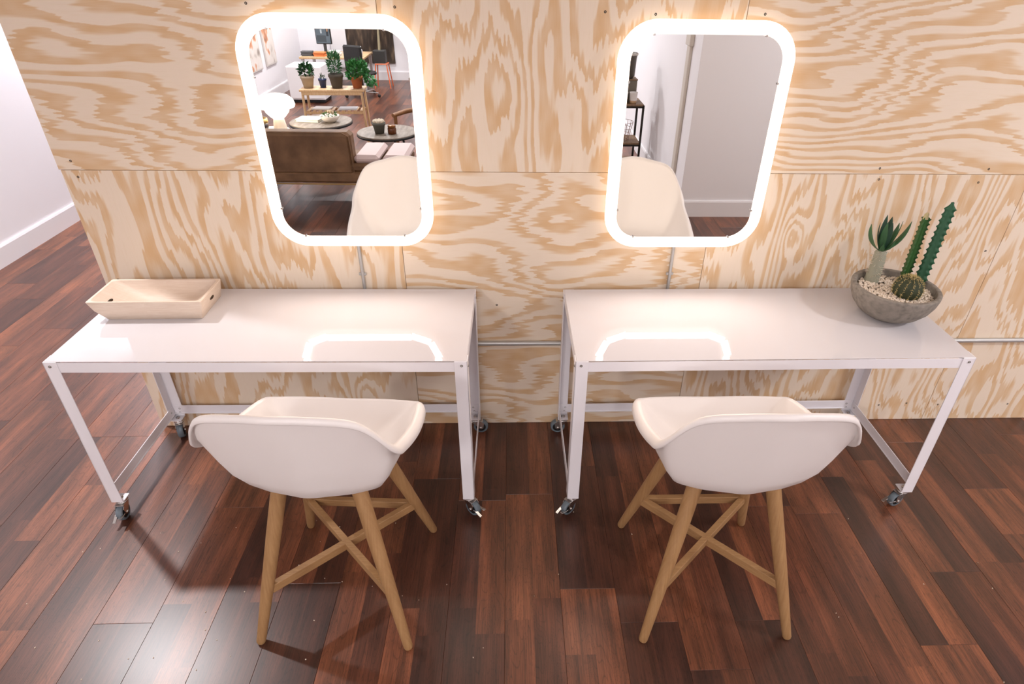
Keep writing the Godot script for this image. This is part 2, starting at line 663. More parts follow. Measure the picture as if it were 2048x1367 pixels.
func pipes() -> void:
	var st := S()
	var z := 0.0105
	tube(st, [Vector3(-0.95, 0.462, z), Vector3(0.05, 0.462, z), Vector3(1.2, 0.465, z), Vector3(3.05, 0.468, z)], 0.0105, 14)
	var p := mi("conduit_pipe", st, M.pipe)
	tag(p, "horizontal grey metal conduit running along the lower plywood wall", "pipe")
	for k in 2:
		var x: float = [-0.736, 0.533][k]
		var c := S()
		tube(c, [Vector3(x, 0.95, 0.008), Vector3(x, 0.7, 0.008), Vector3(x, 0.474, 0.008)], 0.0068, 12)
		box(c, Vector3(x, 0.80, 0.0055), Vector3(0.03, 0.012, 0.009), 0.002)
		var o := mi("conduit_drop", c, M.pipe)
		tag(o, ["thin upright conduit under the left glowing mirror", "thin upright conduit under the right glowing mirror"][k], "pipe", "conduits under the mirrors")

# ---------------------------------------------------------------- mirrors
func rrect(w: float, h: float, r: float, z: float, n := 10) -> Array:
	var out := []
	for c in 4:
		var cx: float = [1, -1, -1, 1][c] * (w / 2 - r)
		var cy: float = [1, 1, -1, -1][c] * (h / 2 - r)
		for i in n + 1:
			var t := PI / 2 * (c + float(i) / n)
			out.append(Vector3(cx + r * cos(t), cy + r * sin(t), z))
	# straight sides get points too
	var full := []
	for i in out.size():
		var a: Vector3 = out[i]
		var b: Vector3 = out[(i + 1) % out.size()]
		full.append(a)
		if i % (n + 1) == n:
			for q in range(1, 6):
				full.append(a.lerp(b, q / 6.0))
	return full

func lighted_mirror(k: int) -> void:
	var c: Vector3 = [Vector3(-0.7304, 1.3431, 0.0), Vector3(0.5427, 1.3405, 0.0)][k]
	var w := 0.6128
	var h := 0.81
	var tr := 0.0232
	var t := thing("lighted_mirror", ["rounded mirror with glowing tube edge reflecting the brown sofa and plants", "rounded mirror with glowing tube edge reflecting a bare white wall"][k], "mirror", c, 0.0, "glowing mirrors on the plywood wall")
	var st := S()
	var path := rrect(w - 2 * tr, h - 2 * tr, 0.108, 0.038, 10)
	tube(st, path, tr, 14, false, true)
	mi("light_tube", st, M.tube, t, "glowing warm white tube")
	st = S()
	var outl := rrect(w - 2 * tr, h - 2 * tr, 0.108, 0.045, 10)
	poly(st, outl, Vector3.BACK)
	var back := rrect(w - 2 * tr, h - 2 * tr, 0.108, 0.039, 10)
	loft(st, [PackedVector3Array(outl), PackedVector3Array(back)], true, -1)
	poly(st, back, Vector3.FORWARD)
	mi("mirror_glass", st, M.mirror, t, "silvered glass")
	st = S()
	box(st, Vector3(0, 0, 0.019), Vector3(w - 0.16, h - 0.16, 0.038), 0.004)
	mi("backing_box", st, mat(rgb(225, 225, 225), 0.5), t)
	for q in [[-0.19, 1], [0.19, 1], [-0.19, -1], [0.19, -1]]:
		var cl := S()
		box(cl, Vector3(q[0], q[1] * (h / 2 - 2 * tr + 0.001), 0.048), Vector3(0.007, 0.008, 0.008), 0.0015)
		mi("clip", cl, M.chrome, t)
	for q in [[-1, 0.21], [1, 0.21], [-1, -0.25], [1, -0.25]]:
		var cl := S()
		box(cl, Vector3(q[0] * (w / 2 - 2 * tr + 0.001), q[1], 0.048), Vector3(0.008, 0.007, 0.008), 0.0015)
		mi("clip", cl, M.chrome, t)
	# area lamps just in front of the tube's glowing face
	var hw := w / 2 - tr
	var hh := h / 2 - tr
	var strips := [[0.0, hh, 0.35, 0.0], [0.0, -hh, 0.35, 0.0], [hw, 0.0, 0.545, PI / 2], [-hw, 0.0, 0.545, PI / 2]]
	for k2 in 8:
		var an := PI / 2 * (k2 / 2) + PI / 8 + PI / 4 * (k2 % 2)
		var sx := signf(cos(an))
		var sy := signf(sin(an))
		strips.append([sx * (hw - 0.108) + 0.106 * cos(an), sy * (hh - 0.108) + 0.106 * sin(an), 0.084, an + PI / 2])
	for q in strips:
		var l := AreaLight3D.new()
		l.name = "tube_light"
		l.area_size = Vector2(q[2], 0.030)
		l.light_energy = 0.33 * q[2]
		l.light_color = TUBE
		l.shadow_enabled = true
		l.set("area_range", 20.0)
		t.add_child(l, true)
		l.position = Vector3(q[0], q[1], 0.0635)
		l.basis = Basis(Vector3.BACK, q[3]) * Basis(Vector3.UP, PI)

# ---------------------------------------------------------------- desks
func angle_bar(st: SurfaceTool, a: Vector3, b: Vector3, u: Vector3, v: Vector3, w := 0.045, t := 0.003, w2 := 0.045) -> void:
	# an angle iron from a to b: two flanges that leave the corner along u and v
	var l := a.distance_to(b)
	var d := (b - a).normalized()
	var basis_u := Basis(u, d, u.cross(d))
	box(st, (a + b) / 2 + u * w / 2 + v * t / 2, Vector3(w, l, t), 0.0006, basis_u)
	var basis_v := Basis(v, d, v.cross(d))
	box(st, (a + b) / 2 + v * w2 / 2 + u * t / 2, Vector3(w2, l, t), 0.0006, basis_v)

func bolt(parent: Node, at: Vector3, dir: Vector3) -> void:
	var st := S()
	var y := dir.normalized()
	var x := y.cross(Vector3.UP if absf(y.y) < 0.9 else Vector3.RIGHT).normalized()
	lathe(st, [Vector2(0.0015, 0.0008), Vector2(0.003, 0.0026), Vector2(0.0045, 0.0022), Vector2(0.0052, 0.0)], 12, Transform3D(Basis(x, y, x.cross(y)), at))
	mi("bolt", st, M.bolt, parent)

func caster(parent: Node3D, at: Vector3, heading: float, brake: bool) -> void:
	# at: underside of the leg; heading: direction the wheel trails
	var top := at.y
	var r := 0.0335
	var off := 0.024
	var st := S()
	lathe(st, [Vector2(0.0, top + 0.008), Vector2(0.009, top + 0.008), Vector2(0.009, top), Vector2(0.019, top), Vector2(0.021, top - 0.004), Vector2(0.019, top - 0.008), Vector2(0.022, top - 0.010), Vector2(0.022, top - 0.014), Vector2(0.0, top - 0.014)], 20)
	for s in [-1.0, 1.0]:
		var outl := [Vector3(-0.018, top - 0.012, s * 0.0165), Vector3(0.022, top - 0.012, s * 0.0165), Vector3(0.04, top - 0.026, s * 0.0165), Vector3(off + 0.011, r - 0.004, s * 0.0165), Vector3(off, r - 0.010, s * 0.0165), Vector3(off - 0.011, r - 0.002, s * 0.0165)]
		var o2 := []
		for p in outl:
			o2.append(p + Vector3(0, 0, -s * 0.002))
		poly(st, outl, Vector3(0, 0, s))
		poly(st, o2, Vector3(0, 0, -s))
		loft(st, [PackedVector3Array(outl), PackedVector3Array(o2)], true, -1)
		lathe(st, [Vector2(0.0, 0.0205), Vector2(0.004, 0.0205), Vector2(0.0055, 0.0185), Vector2(0.0055, 0.014)], 10, Transform3D(Basis(Vector3.RIGHT, PI / 2 * s), Vector3(off, r, 0)))
	box(st, Vector3(0.008, top - 0.013, 0), Vector3(0.052, 0.003, 0.034), 0.001)
	var c := mi("caster", st, M.chrome, parent, "chrome swivel caster")
	c.position = Vector3(at.x, 0, at.z)
	c.rotation.y = heading
	var wx := Transform3D(Basis(Vector3.RIGHT, PI / 2), Vector3(off, r, 0))
	st = S()
	lathe(st, [Vector2(r - 0.010, -0.0115), Vector2(r - 0.003, -0.0125), Vector2(r - 0.0004, -0.009), Vector2(r, 0.0), Vector2(r - 0.0004, 0.009), Vector2(r - 0.003, 0.0125), Vector2(r - 0.010, 0.0115)], 32, wx)
	mi("wheel", st, M.rubber, c, "blue-grey rubber tyre")
	st = S()
	lathe(st, [Vector2(0, -0.0125), Vector2(0.009, -0.0125), Vector2(0.010, -0.009), Vector2(r - 0.009, -0.0085), Vector2(r - 0.009, 0.0085), Vector2(0.010, 0.009), Vector2(0.009, 0.0125), Vector2(0, 0.0125)], 24, wx, false)
	mi("hub", st, M.black, c, "black hub")
	if brake:
		st = S()
		box(st, Vector3(off + 0.024, r + 0.006, 0.0), Vector3(0.012, 0.004, 0.036), 0.001)
		box(st, Vector3(off + 0.041, r + 0.001, 0.012), Vector3(0.034, 0.0022, 0.012), 0.001, Basis(Vector3.FORWARD, 0.35))
		box(st, Vector3(off + 0.041, r + 0.010, -0.012), Vector3(0.030, 0.0022, 0.012), 0.001, Basis(Vector3.FORWARD, -0.25))
		mi("brake_lever", st, M.chrome, c, "chrome brake lever")

func make_desk(at: Vector3, turn: float, label: String, heads: Array) -> Node3D:
	var W := 1.4146
	var D := 0.536
	var H := 0.745
	var t := thing("rolling_desk", label, "desk", at, turn, "white rolling desks")
	var ap := 0.043
	# sheet-metal top folded down on all four sides
	var st := S()
	var e := 0.003
	box(st, Vector3(W / 2, H - 0.0015, D / 2), Vector3(W - 2 * e, 0.003, D - 2 * e), 0.0012)
	mi("desktop", st, M.desk, t, "glossy white desktop")
	st = S()
	box(st, Vector3(W / 2, H - ap / 2 - 0.0035, e + 0.001), Vector3(W - 2 * e, ap - 0.003, 0.002), 0.0006)
	box(st, Vector3(W / 2, H - ap / 2 - 0.0035, D - e - 0.001), Vector3(W - 2 * e, ap - 0.003, 0.002), 0.0006)
	box(st, Vector3(e + 0.001, H - ap / 2 - 0.0035, D / 2), Vector3(0.002, ap - 0.003, D - 2 * e), 0.0006)
	box(st, Vector3(W - e - 0.001, H - ap / 2 - 0.0035, D / 2), Vector3(0.002, ap - 0.003, D - 2 * e), 0.0006)
	mi("apron", st, M.desk_leg, t)
	var lf := 0.0835
	var corners := [[0.0, 0.0, 1.0, 1.0], [W, 0.0, -1.0, 1.0], [0.0, D, 1.0, -1.0], [W, D, -1.0, -1.0]]
	for c in corners:
		st = S()
		angle_bar(st, Vector3(c[0], lf, c[1]), Vector3(c[0], H - 0.0012, c[1]), Vector3(c[2], 0, 0), Vector3(0, 0, c[3]))
		# corner gusset that carries the caster
		box(st, Vector3(c[0] + c[2] * 0.024, lf + 0.002, c[1] + c[3] * 0.024), Vector3(0.044, 0.004, 0.044), 0.0008)
		var leg := mi("leg", st, M.desk_leg, t, "white angle-iron leg")
		bolt(leg, Vector3(c[0] + c[2] * 0.020, H - 0.018, c[1]), Vector3(0, 0, -c[3]))
		bolt(leg, Vector3(c[0], H - 0.030, c[1] + c[3] * 0.020), Vector3(-c[2], 0, 0))
		bolt(leg, Vector3(c[0] + c[2] * 0.034, 0.128, c[1] + c[3] * 0.0045), Vector3(0, 0, c[3]))
		bolt(leg, Vector3(c[0] + c[2] * 0.030, 0.106, c[1] + c[3] * 0.0045), Vector3(0, 0, c[3]))
		bolt(leg, Vector3(c[0] + c[2] * 0.0045, 0.120, c[1] + c[3] * 0.03), Vector3(c[2], 0, 0))
	st = S()
	angle_bar(st, Vector3(0.004, 0.102, 0.0035), Vector3(W - 0.004, 0.102, 0.0035), Vector3.UP, Vector3(0, 0, 1), 0.044, 0.003, 0.008)
	mi("stretcher", st, M.desk_leg, t)
	for s in 2:
		st = S()
		var x: float = 0.0035 if s == 0 else W - 0.0035
		angle_bar(st, Vector3(x, 0.0985, 0.008), Vector3(x, 0.0985, D - 0.004), Vector3.UP, Vector3(1 if s == 0 else -1, 0, 0), 0.044, 0.003, 0.007)
		mi("stretcher", st, M.desk_leg, t)
	for i in 4:
		var c: Array = corners[i]
		caster(t, Vector3(c[0] + c[2] * 0.024, lf, c[1] + c[3] * 0.024), heads[i], i > 1)
	return t

func desks() -> void:
	# caster headings: back left, back right, front left, front right (0 trails towards +x, -PI/2 towards +z)
	make_desk(Vector3(-1.6885, 0, 0.0235), -0.0072, "white rolling desk carrying the wooden trough", [-1.2, 0.0, -1.45, -0.75])
	make_desk(Vector3(0.0876, 0, 0.0385), 0.0075, "white rolling desk carrying the cactus bowl", [PI, PI, -PI + 0.75, -PI + 0.35])

# ---------------------------------------------------------------- chairs
func shell_mesh() -> SurfaceTool:
	var half := [Vector3(0, 0.652, -0.236), Vector3(0.12, 0.655, -0.234), Vector3(0.219, 0.661, -0.221), Vector3(0.267, 0.682, -0.178), Vector3(0.2815, 0.72, -0.033), Vector3(0.275, 0.7695, 0.103), Vector3(0.2688, 0.829, 0.186), Vector3(0.204, 0.939, 0.240), Vector3(0.0936, 0.973, 0.268), Vector3(0, 0.985, 0.284)]
	var loop := half.duplicate()
	for i in range(half.size() - 2, 0, -1):
		var p: Vector3 = half[i]
		loop.append(Vector3(-p.x, p.y, p.z))
	var rim := cat(loop, true, 6)
	var n := rim.size()
	# profiles: share of the way from seat centre to rim in plan, share of the rise
	var side := [[0.0, 0.0], [0.25, 0.0], [0.48, 0.0], [0.66, 0.045], [0.78, 0.17], [0.875, 0.38], [0.935, 0.62], [0.972, 0.82], [0.993, 0.955], [1.0, 1.0]]
	var back := [[0.0, 0.0], [0.2, 0.0], [0.42, 0.0], [0.56, 0.018], [0.645, 0.075], [0.715, 0.20], [0.80, 0.43], [0.895, 0.70], [0.985, 0.955], [1.0, 1.0]]
	var front := [[0.0, 0.0], [0.25, 0.02], [0.46, 0.10], [0.62, 0.24], [0.75, 0.44], [0.86, 0.68], [0.93, 0.85], [0.975, 0.945], [0.993, 0.985], [1.0, 1.0]]
	var inner := []
	for k in 13:
		inner.append(PackedVector3Array())
	var base := 0.588
	for j in n:
		var r: Vector3 = rim[j]
		var t: Vector3 = (rim[(j + 1) % n] as Vector3) - rim[(j - 1 + n) % n]
		var o := Vector3(t.z, 0, -t.x).normalized()
		if o.dot(Vector3(r.x, 0, r.z)) < 0:
			o = -o
		var wb := smoothstep(0.76, 0.95, r.y)
		var wf := 1.0 - smoothstep(-0.22, -0.05, r.z)
		var a := lerpf(0.030, 0.016, wb)
		a = lerpf(a, 0.020, smoothstep(-0.17, -0.22, r.z))
		var crest := r - o * a * 0.72
		var c := Vector3(0, 0, 0.0)
		for k in 10:
			var s := lerpf(lerpf(side[k][0], front[k][0], wf), back[k][0], wb)
			var h := lerpf(lerpf(side[k][1], front[k][1], wf), back[k][1], wb)
			inner[k].append(Vector3(lerpf(c.x, crest.x, s), lerpf(base, crest.y, h), lerpf(c.z, crest.z, s)))
		inner[10].append(crest + o * a * 0.45 + Vector3(0, 0.0005, 0))
		inner[11].append(crest + o * a * 0.80 - Vector3(0, a * 0.35, 0))
		inner[12].append(crest + o * a * 0.92 - Vector3(0, a * 0.95, 0))
	# the outside: the same rows set off by the shell's thickness
	var outer := []
	var th := 0.007
	for k in 13:
		var row := PackedVector3Array()
		for j in n:
			var p: Vector3 = inner[k][j]
			var du: Vector3 = inner[k][(j + 1) % n] - inner[k][(j - 1 + n) % n]
			var dv: Vector3 = inner[mini(k + 1, 12)][j] - inner[maxi(k - 1, 0)][j]
			var nn := du.cross(dv)
			if k < 2 or nn.length() < 1e-9:
				nn = Vector3.DOWN
			else:
				nn = nn.normalized()
				var rad := Vector3(p.x, 0, p.z).normalized()
				if k <= 9 and nn.dot(rad * 0.6 + Vector3.DOWN) < 0:
					nn = -nn
				elif k > 9 and nn.dot(rad * 0.3 + Vector3.UP) > 0:
					nn = -nn
			row.append(p + nn * th)
		outer.append(row)
	var rows := []
	for k in 13:
		rows.append(inner[k])
	# rounded edge
	var edge := PackedVector3Array()
	for j in n:
		edge.append((inner[12][j] + outer[12][j]) * 0.5 - Vector3(0, 0.003, 0))
	rows.append(edge)
	for k in range(12, -1, -1):
		rows.append(outer[k])
	var st := S()
	loft(st, rows, true, 0, 1)
	return st

func make_chair() -> Node3D:
	var t := thing("shell_armchair", "", "chair")
	mi("seat_shell", shell_mesh(), M.shell, t, "white moulded shell with low arms")
	var foot := Vector3(0.2435, 0.0, 0.243)
	var top := Vector3(0.118, 0.578, 0.098)
	for sx in [-1.0, 1.0]:
		for sz in [1.0, -1.0]:
			var a := Vector3(foot.x * sx, 0.0, foot.z * sz)
			var b := Vector3(top.x * sx, top.y, top.z * sz)
			var pts := []
			var rad := []
			for q in [[0.0, 0.008], [0.006, 0.0125], [0.016, 0.0148], [0.12, 0.0162], [0.35, 0.0192], [0.7, 0.0225], [1.0, 0.0235]]:
				pts.append(a.lerp(b, q[0]))
				rad.append(q[1])
			var st := S()
			tube(st, pts, rad, 18)
			var leg := mi("leg", st, M.leg, t, "tapered beech leg")
			if sz > 0:
				var sp := a.lerp(b, 0.205 / b.y)
				bolt(leg, sp + Vector3(sx, 0, 1).normalized() * 0.0165, Vector3(sx, 0.15, 1))
	var hl := foot.lerp(top, 0.205 / top.y)
	for s in [-1.0, 1.0]:
		var a := Vector3(-hl.x * s, 0.205, -hl.z)
		var b := Vector3(hl.x * s, 0.205, hl.z)
		var d := (b - a).normalized()
		var st := S()
		box(st, (a + b) / 2 + Vector3(0, 0.0004 * s, 0), Vector3(a.distance_to(b) - 0.026, 0.032, 0.021), 0.0012, Basis(d, Vector3.UP, d.cross(Vector3.UP)))
		mi("cross_stretcher", st, M.leg_bar, t, "square beech cross bar")
	var st := S()
	box(st, Vector3(0, 0.205, -hl.z + 0.004), Vector3(hl.x * 2 - 0.03, 0.031, 0.02), 0.0012)
	mi("front_stretcher", st, M.leg_bar, t)
	return t

func chairs() -> void:
	M.leg_bar = wood(timber(55, rgb(174, 136, 92), rgb(150, 112, 72), 512, 128, 5.0, 22.0), 0.55, Vector3(2, 6, 6))
	var a := make_chair()
	a.position = Vector3(-0.693, 0, 0.877)
	a.rotation.y = -deg_to_rad(3.7)
	a.set_meta("label", "white shell armchair with beech legs at the desk with the wooden trough")
	a.set_meta("group", "white shell armchairs")
	copy_of(a, Vector3(0.5455, 0, 0.8845), 0.0, "white shell armchair with beech legs at the desk with the cactus bowl", "shell_armchair")

# ---------------------------------------------------------------- things on the desks
func tray() -> void:
	var t := thing("wooden_trough", "pale carved wooden trough with handle holes on the left desk", "trough", Vector3(-1.475, 0.745, 0.187), 0.012)
	var st := S()
	# rounded-rectangle sections from the foot to the rim, then down into the hollow
	var sect := func(x0: float, x1: float, z: float, y: float, r: float) -> PackedVector3Array:
		var p := PackedVector3Array()
		for q in rrect(x1 - x0, 2 * z, r, 0.0, 5):
			p.append(Vector3((x0 + x1) / 2 + q.x, y, q.y))
		return p
	var rows := [sect.call(-0.150, 0.188, 0.086, 0.0, 0.004), sect.call(-0.153, 0.191, 0.090, 0.002, 0.004), sect.call(-0.190, 0.199, 0.094, 0.038, 0.005), sect.call(-0.208, 0.206, 0.0955, 0.073, 0.006), sect.call(-0.2075, 0.2055, 0.095, 0.0755, 0.006), sect.call(-0.199, 0.197, 0.0875, 0.0755, 0.02), sect.call(-0.197, 0.195, 0.086, 0.074, 0.022), sect.call(-0.160, 0.168, 0.075, 0.050, 0.03), sect.call(-0.110, 0.130, 0.054, 0.024, 0.035), sect.call(-0.07, 0.09, 0.030, 0.014, 0.025)]
	for i in rows.size() - 1:
		loft(st, [rows[i], rows[i + 1]], true, 2 if i > 5 else (3 if i < 3 else -1), 0)
	poly(st, Array(rows[0]), Vector3.DOWN)
	poly(st, Array(rows[-1]), Vector3.UP)
	mi("trough_body", st, M.tray, t)
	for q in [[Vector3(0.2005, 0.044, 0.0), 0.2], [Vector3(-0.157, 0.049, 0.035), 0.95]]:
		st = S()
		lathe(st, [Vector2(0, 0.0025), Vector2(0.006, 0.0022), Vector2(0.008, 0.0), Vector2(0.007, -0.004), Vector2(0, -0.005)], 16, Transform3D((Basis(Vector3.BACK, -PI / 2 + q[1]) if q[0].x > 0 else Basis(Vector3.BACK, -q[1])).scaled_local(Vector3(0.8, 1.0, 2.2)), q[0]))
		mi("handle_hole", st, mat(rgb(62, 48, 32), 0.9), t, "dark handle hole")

func planter() -> void:
	var t := thing("cactus_planter", "grey concrete bowl planted with cacti in white gravel on the right desk", "planter", Vector3(1.340, 0.745, 0.258))
	var st := S()
	lathe(st, [Vector2(0, 0), Vector2(0.056, 0), Vector2(0.080, 0.006), Vector2(0.112, 0.027), Vector2(0.136, 0.055), Vector2(0.150, 0.086), Vector2(0.156, 0.112), Vector2(0.1565, 0.124), Vector2(0.154, 0.127), Vector2(0.141, 0.127), Vector2(0.138, 0.124), Vector2(0.134, 0.095), Vector2(0.10, 0.07), Vector2(0, 0.06)], 56)
	mi("bowl", st, M.concrete, t, "grey concrete bowl")
	st = S()
	lathe(st, [Vector2(0, 0.101), Vector2(0.136, 0.099), Vector2(0.130, 0.085), Vector2(0, 0.085)], 32)
	mi("soil", st, mat(rgb(150, 134, 114), 0.95), t)
	# gravel
	var rng := RandomNumberGenerator.new()
	rng.seed = 9
	var stone := S()
	var rows := []
	for i in 5:
		var y := -1.0 + i * 0.5
		rows.append(ring(Vector3(0, y * 0.7, 0), Vector3(1, 0, 0), Vector3(0, 0, 0.8), maxf(0.05, sqrt(maxf(0.0, 1.0 - y * y))), 7))
	loft(stone, rows)
	stone.generate_normals()
	var mm := MultiMesh.new()
	mm.transform_format = MultiMesh.TRANSFORM_3D
	mm.mesh = stone.commit()
	mm.instance_count = 1300
	for i in 1300:
		var r := sqrt(rng.randf()) * 0.131
		var a := rng.randf() * TAU
		var s := rng.randf_range(0.0042, 0.0068)
		var b := Basis.from_euler(Vector3(rng.randf() * 6, rng.randf() * 6, rng.randf() * 6)).scaled(Vector3(s, s, s))
		mm.set_instance_transform(i, Transform3D(b, Vector3(r * cos(a), 0.101 + rng.randf() * 0.005 + 0.004 * (1.0 - r / 0.131), r * sin(a))))
	var g := MultiMeshInstance3D.new()
	g.name = "white_gravel"
	g.multimesh = mm
	g.material_override = mat(rgb(228, 214, 196), 0.7)
	g.set_meta("kind", "stuff")
	t.add_child(g, true)
	# palm-like stem
	var leafm := mat(rgb(52, 96, 58), 0.5)
	leafm.backlight_enabled = true
	leafm.backlight = Color(0.10, 0.18, 0.05)
	var leafd := mat(rgb(34, 66, 48), 0.5)
	var spine := mat(rgb(214, 202, 182), 0.7)
	st = S()
	var base := Vector3(-0.048, 0.100, -0.088)
	var pts := []
	var rad := []
	for i in 15:
		var f := i / 14.0
		pts.append(base + Vector3(0.004 * sin(f * 3.0), f * 0.135, 0.0))
		rad.append(lerpf(0.0265, 0.0200, f) + 0.0016 * (i % 2) - (0.006 if i == 14 else 0.0))
	tube(st, pts, rad, 18)
	var stem := mi("palm_stem", st, mat(rgb(150, 150, 132), 0.8), t, "spiny grey succulent trunk")
	st = S()
	for i in 120:
		var f := rng.randf_range(0.12, 0.98)
		var a := rng.randf() * TAU
		var d := Vector3(cos(a), 0.15, sin(a))
		var p := base + Vector3(0, f * 0.135, 0) + d * lerpf(0.0255, 0.019, f)
		tube(st, [p, p + d * rng.randf_range(0.009, 0.016)], [0.0011, 0.0003], 4, false)
	mi("spines", st, spine, stem)
	var crown := base + Vector3(0, 0.132, 0)
	# [azimuth, lean outwards, length, width]
	var lv := [[3.05, 0.80, 0.13, 0.034], [3.5, 0.34, 0.112, 0.026], [2.4, 0.30, 0.125, 0.026], [1.7, 0.16, 0.12, 0.026], [4.6, 0.22, 0.135, 0.028], [5.3, 0.22, 0.13, 0.028], [0.5, 0.36, 0.13, 0.022], [0.0, 0.80, 0.14, 0.028], [6.0, 0.5, 0.115, 0.024], [1.2, 0.8, 0.07, 0.02], [2.1, 0.95, 0.055, 0.018]]
	for i in lv.size():
		var q: Array = lv[i]
		st = S()
		leaf(st, crown, q[0], q[1], q[2], q[3])
		mi("leaf", st, leafd if i in [3, 4, 5, 1] else leafm, stem)
	# globe cactus
	var gc := Vector3(0.020, 0.134, 0.040)
	st = S()
	rows = []
	for i in 15:
		var ph := -PI / 2 + PI * i / 14.0
		var row := PackedVector3Array()
		for j in 52:
			var th := TAU * j / 52
			var r := 0.050 * (1.0 + 0.045 * cos(th * 13.0 + ph * 2.0))
			row.append(gc + Vector3(r * cos(ph) * cos(th), r * 1.02 * sin(ph), r * cos(ph) * sin(th)))
		rows.append(row)
	loft(st, rows)
	var globe := mi("globe_cactus", st, mat(rgb(50, 58, 34), 0.7), t, "round ribbed cactus")
	st = S()
	for i in 13:
		for j in 16:
			var ph := -0.9 + 2.35 * j / 15.0
			var th := (TAU * i - ph * 2.0) / 13.0
			var d := Vector3(cos(ph) * cos(th), sin(ph), cos(ph) * sin(th))
			var p := gc + d * 0.052
			for k in 4:
				var e := (d * 0.7 + Vector3(rng.randf_range(-1, 1), rng.randf_range(-1, 1), rng.randf_range(-1, 1)) * 0.8).normalized()
				tube(st, [p - d * 0.001, p + e * 0.0075], [0.0009, 0.0003], 3, false)
	mi("spines", st, mat(rgb(200, 178, 120), 0.7), globe)
	# two winged columns
	column(t, Vector3(0.072, 0.095, -0.078), Vector3(0.092, 0.372, -0.105), 0.023, 0.4, mat(rgb(58, 106, 50), 0.55), "pale tipped green winged cactus stem")
	column(t, Vector3(0.112, 0.095, -0.040), Vector3(0.141, 0.434, -0.062), 0.0255, 1.1, mat(rgb(36, 88, 58), 0.55), "tall dark green winged cactus stem")

func leaf(st: SurfaceTool, at: Vector3, az: float, lean: float, l: float, w: float) -> void:
	var out := Vector3(cos(az), 0, sin(az))
	var side := Vector3(-sin(az), 0, cos(az))
	var rows := []
	for i in 9:
		var f := i / 8.0
		var a := lean * (1.25 - 0.55 * f)
		var p := at + (out * sin(a) + Vector3.UP * cos(a)) * l * f + out * 0.006
		var ww := w * 0.5 * maxf(0.03, pow(sin(PI * pow(clampf(f, 0.0, 1.0), 0.85)), 0.8)) if f > 0.12 else w * 0.12
		var nrm := (out * cos(a) - Vector3.UP * sin(a))
		var r := PackedVector3Array()
		for q in [-1.0, -0.5, 0.0, 0.5, 1.0]:
			r.append(p + side * ww * q + nrm * (-0.22 * ww * absf(q)) * -1.0 + nrm * 0.0006)
		for q in [1.0, 0.5, 0.0, -0.5, -1.0]:
			r.append(p + side * ww * q + nrm * (-0.22 * ww * absf(q)) * -1.0 - nrm * 0.0006)
		rows.append(r)
	loft(st, rows)

func column(t: Node3D, a: Vector3, b: Vector3, w: float, turn: float, m: Material, label: String) -> void:
	var st := S()
	var rows := []
	var n := 60
	for i in n + 1:
		var f := float(i) / n
		var c := a.lerp(b, f)
		var env := minf(1.0, 0.75 + f * 2.5) * (1.0 - 0.75 * smoothstep(0.93, 1.0, f)) * (1.0 - 0.18 * f)
		var r := PackedVector3Array()
		for j in 12:
			var th := turn + TAU * j / 12
			var wing := j % 4 == 0
			var near := j % 4 == 1 or j % 4 == 3
			var tooth: float = [1.16, 0.90, 0.80, 0.88][i % 4]
			var rr := w * env * (tooth if wing else (0.36 if near else 0.26))
			r.append(c + Vector3(cos(th), 0, sin(th)) * rr)
		rows.append(r)
	loft(st, rows)
	poly(st, Array(rows[n]), Vector3.UP)
	var o := mi("column_cactus", st, m, t, label)
	if label.begins_with("pale"):
		st = S()
		tube(st, [b - (b - a) * 0.07, b, b + (b - a) * 0.02], [w * 0.42, w * 0.34, w * 0.16], 8)
		mi("stem_tip", st, mat(rgb(196, 186, 140), 0.7), o, "pale dry tip")

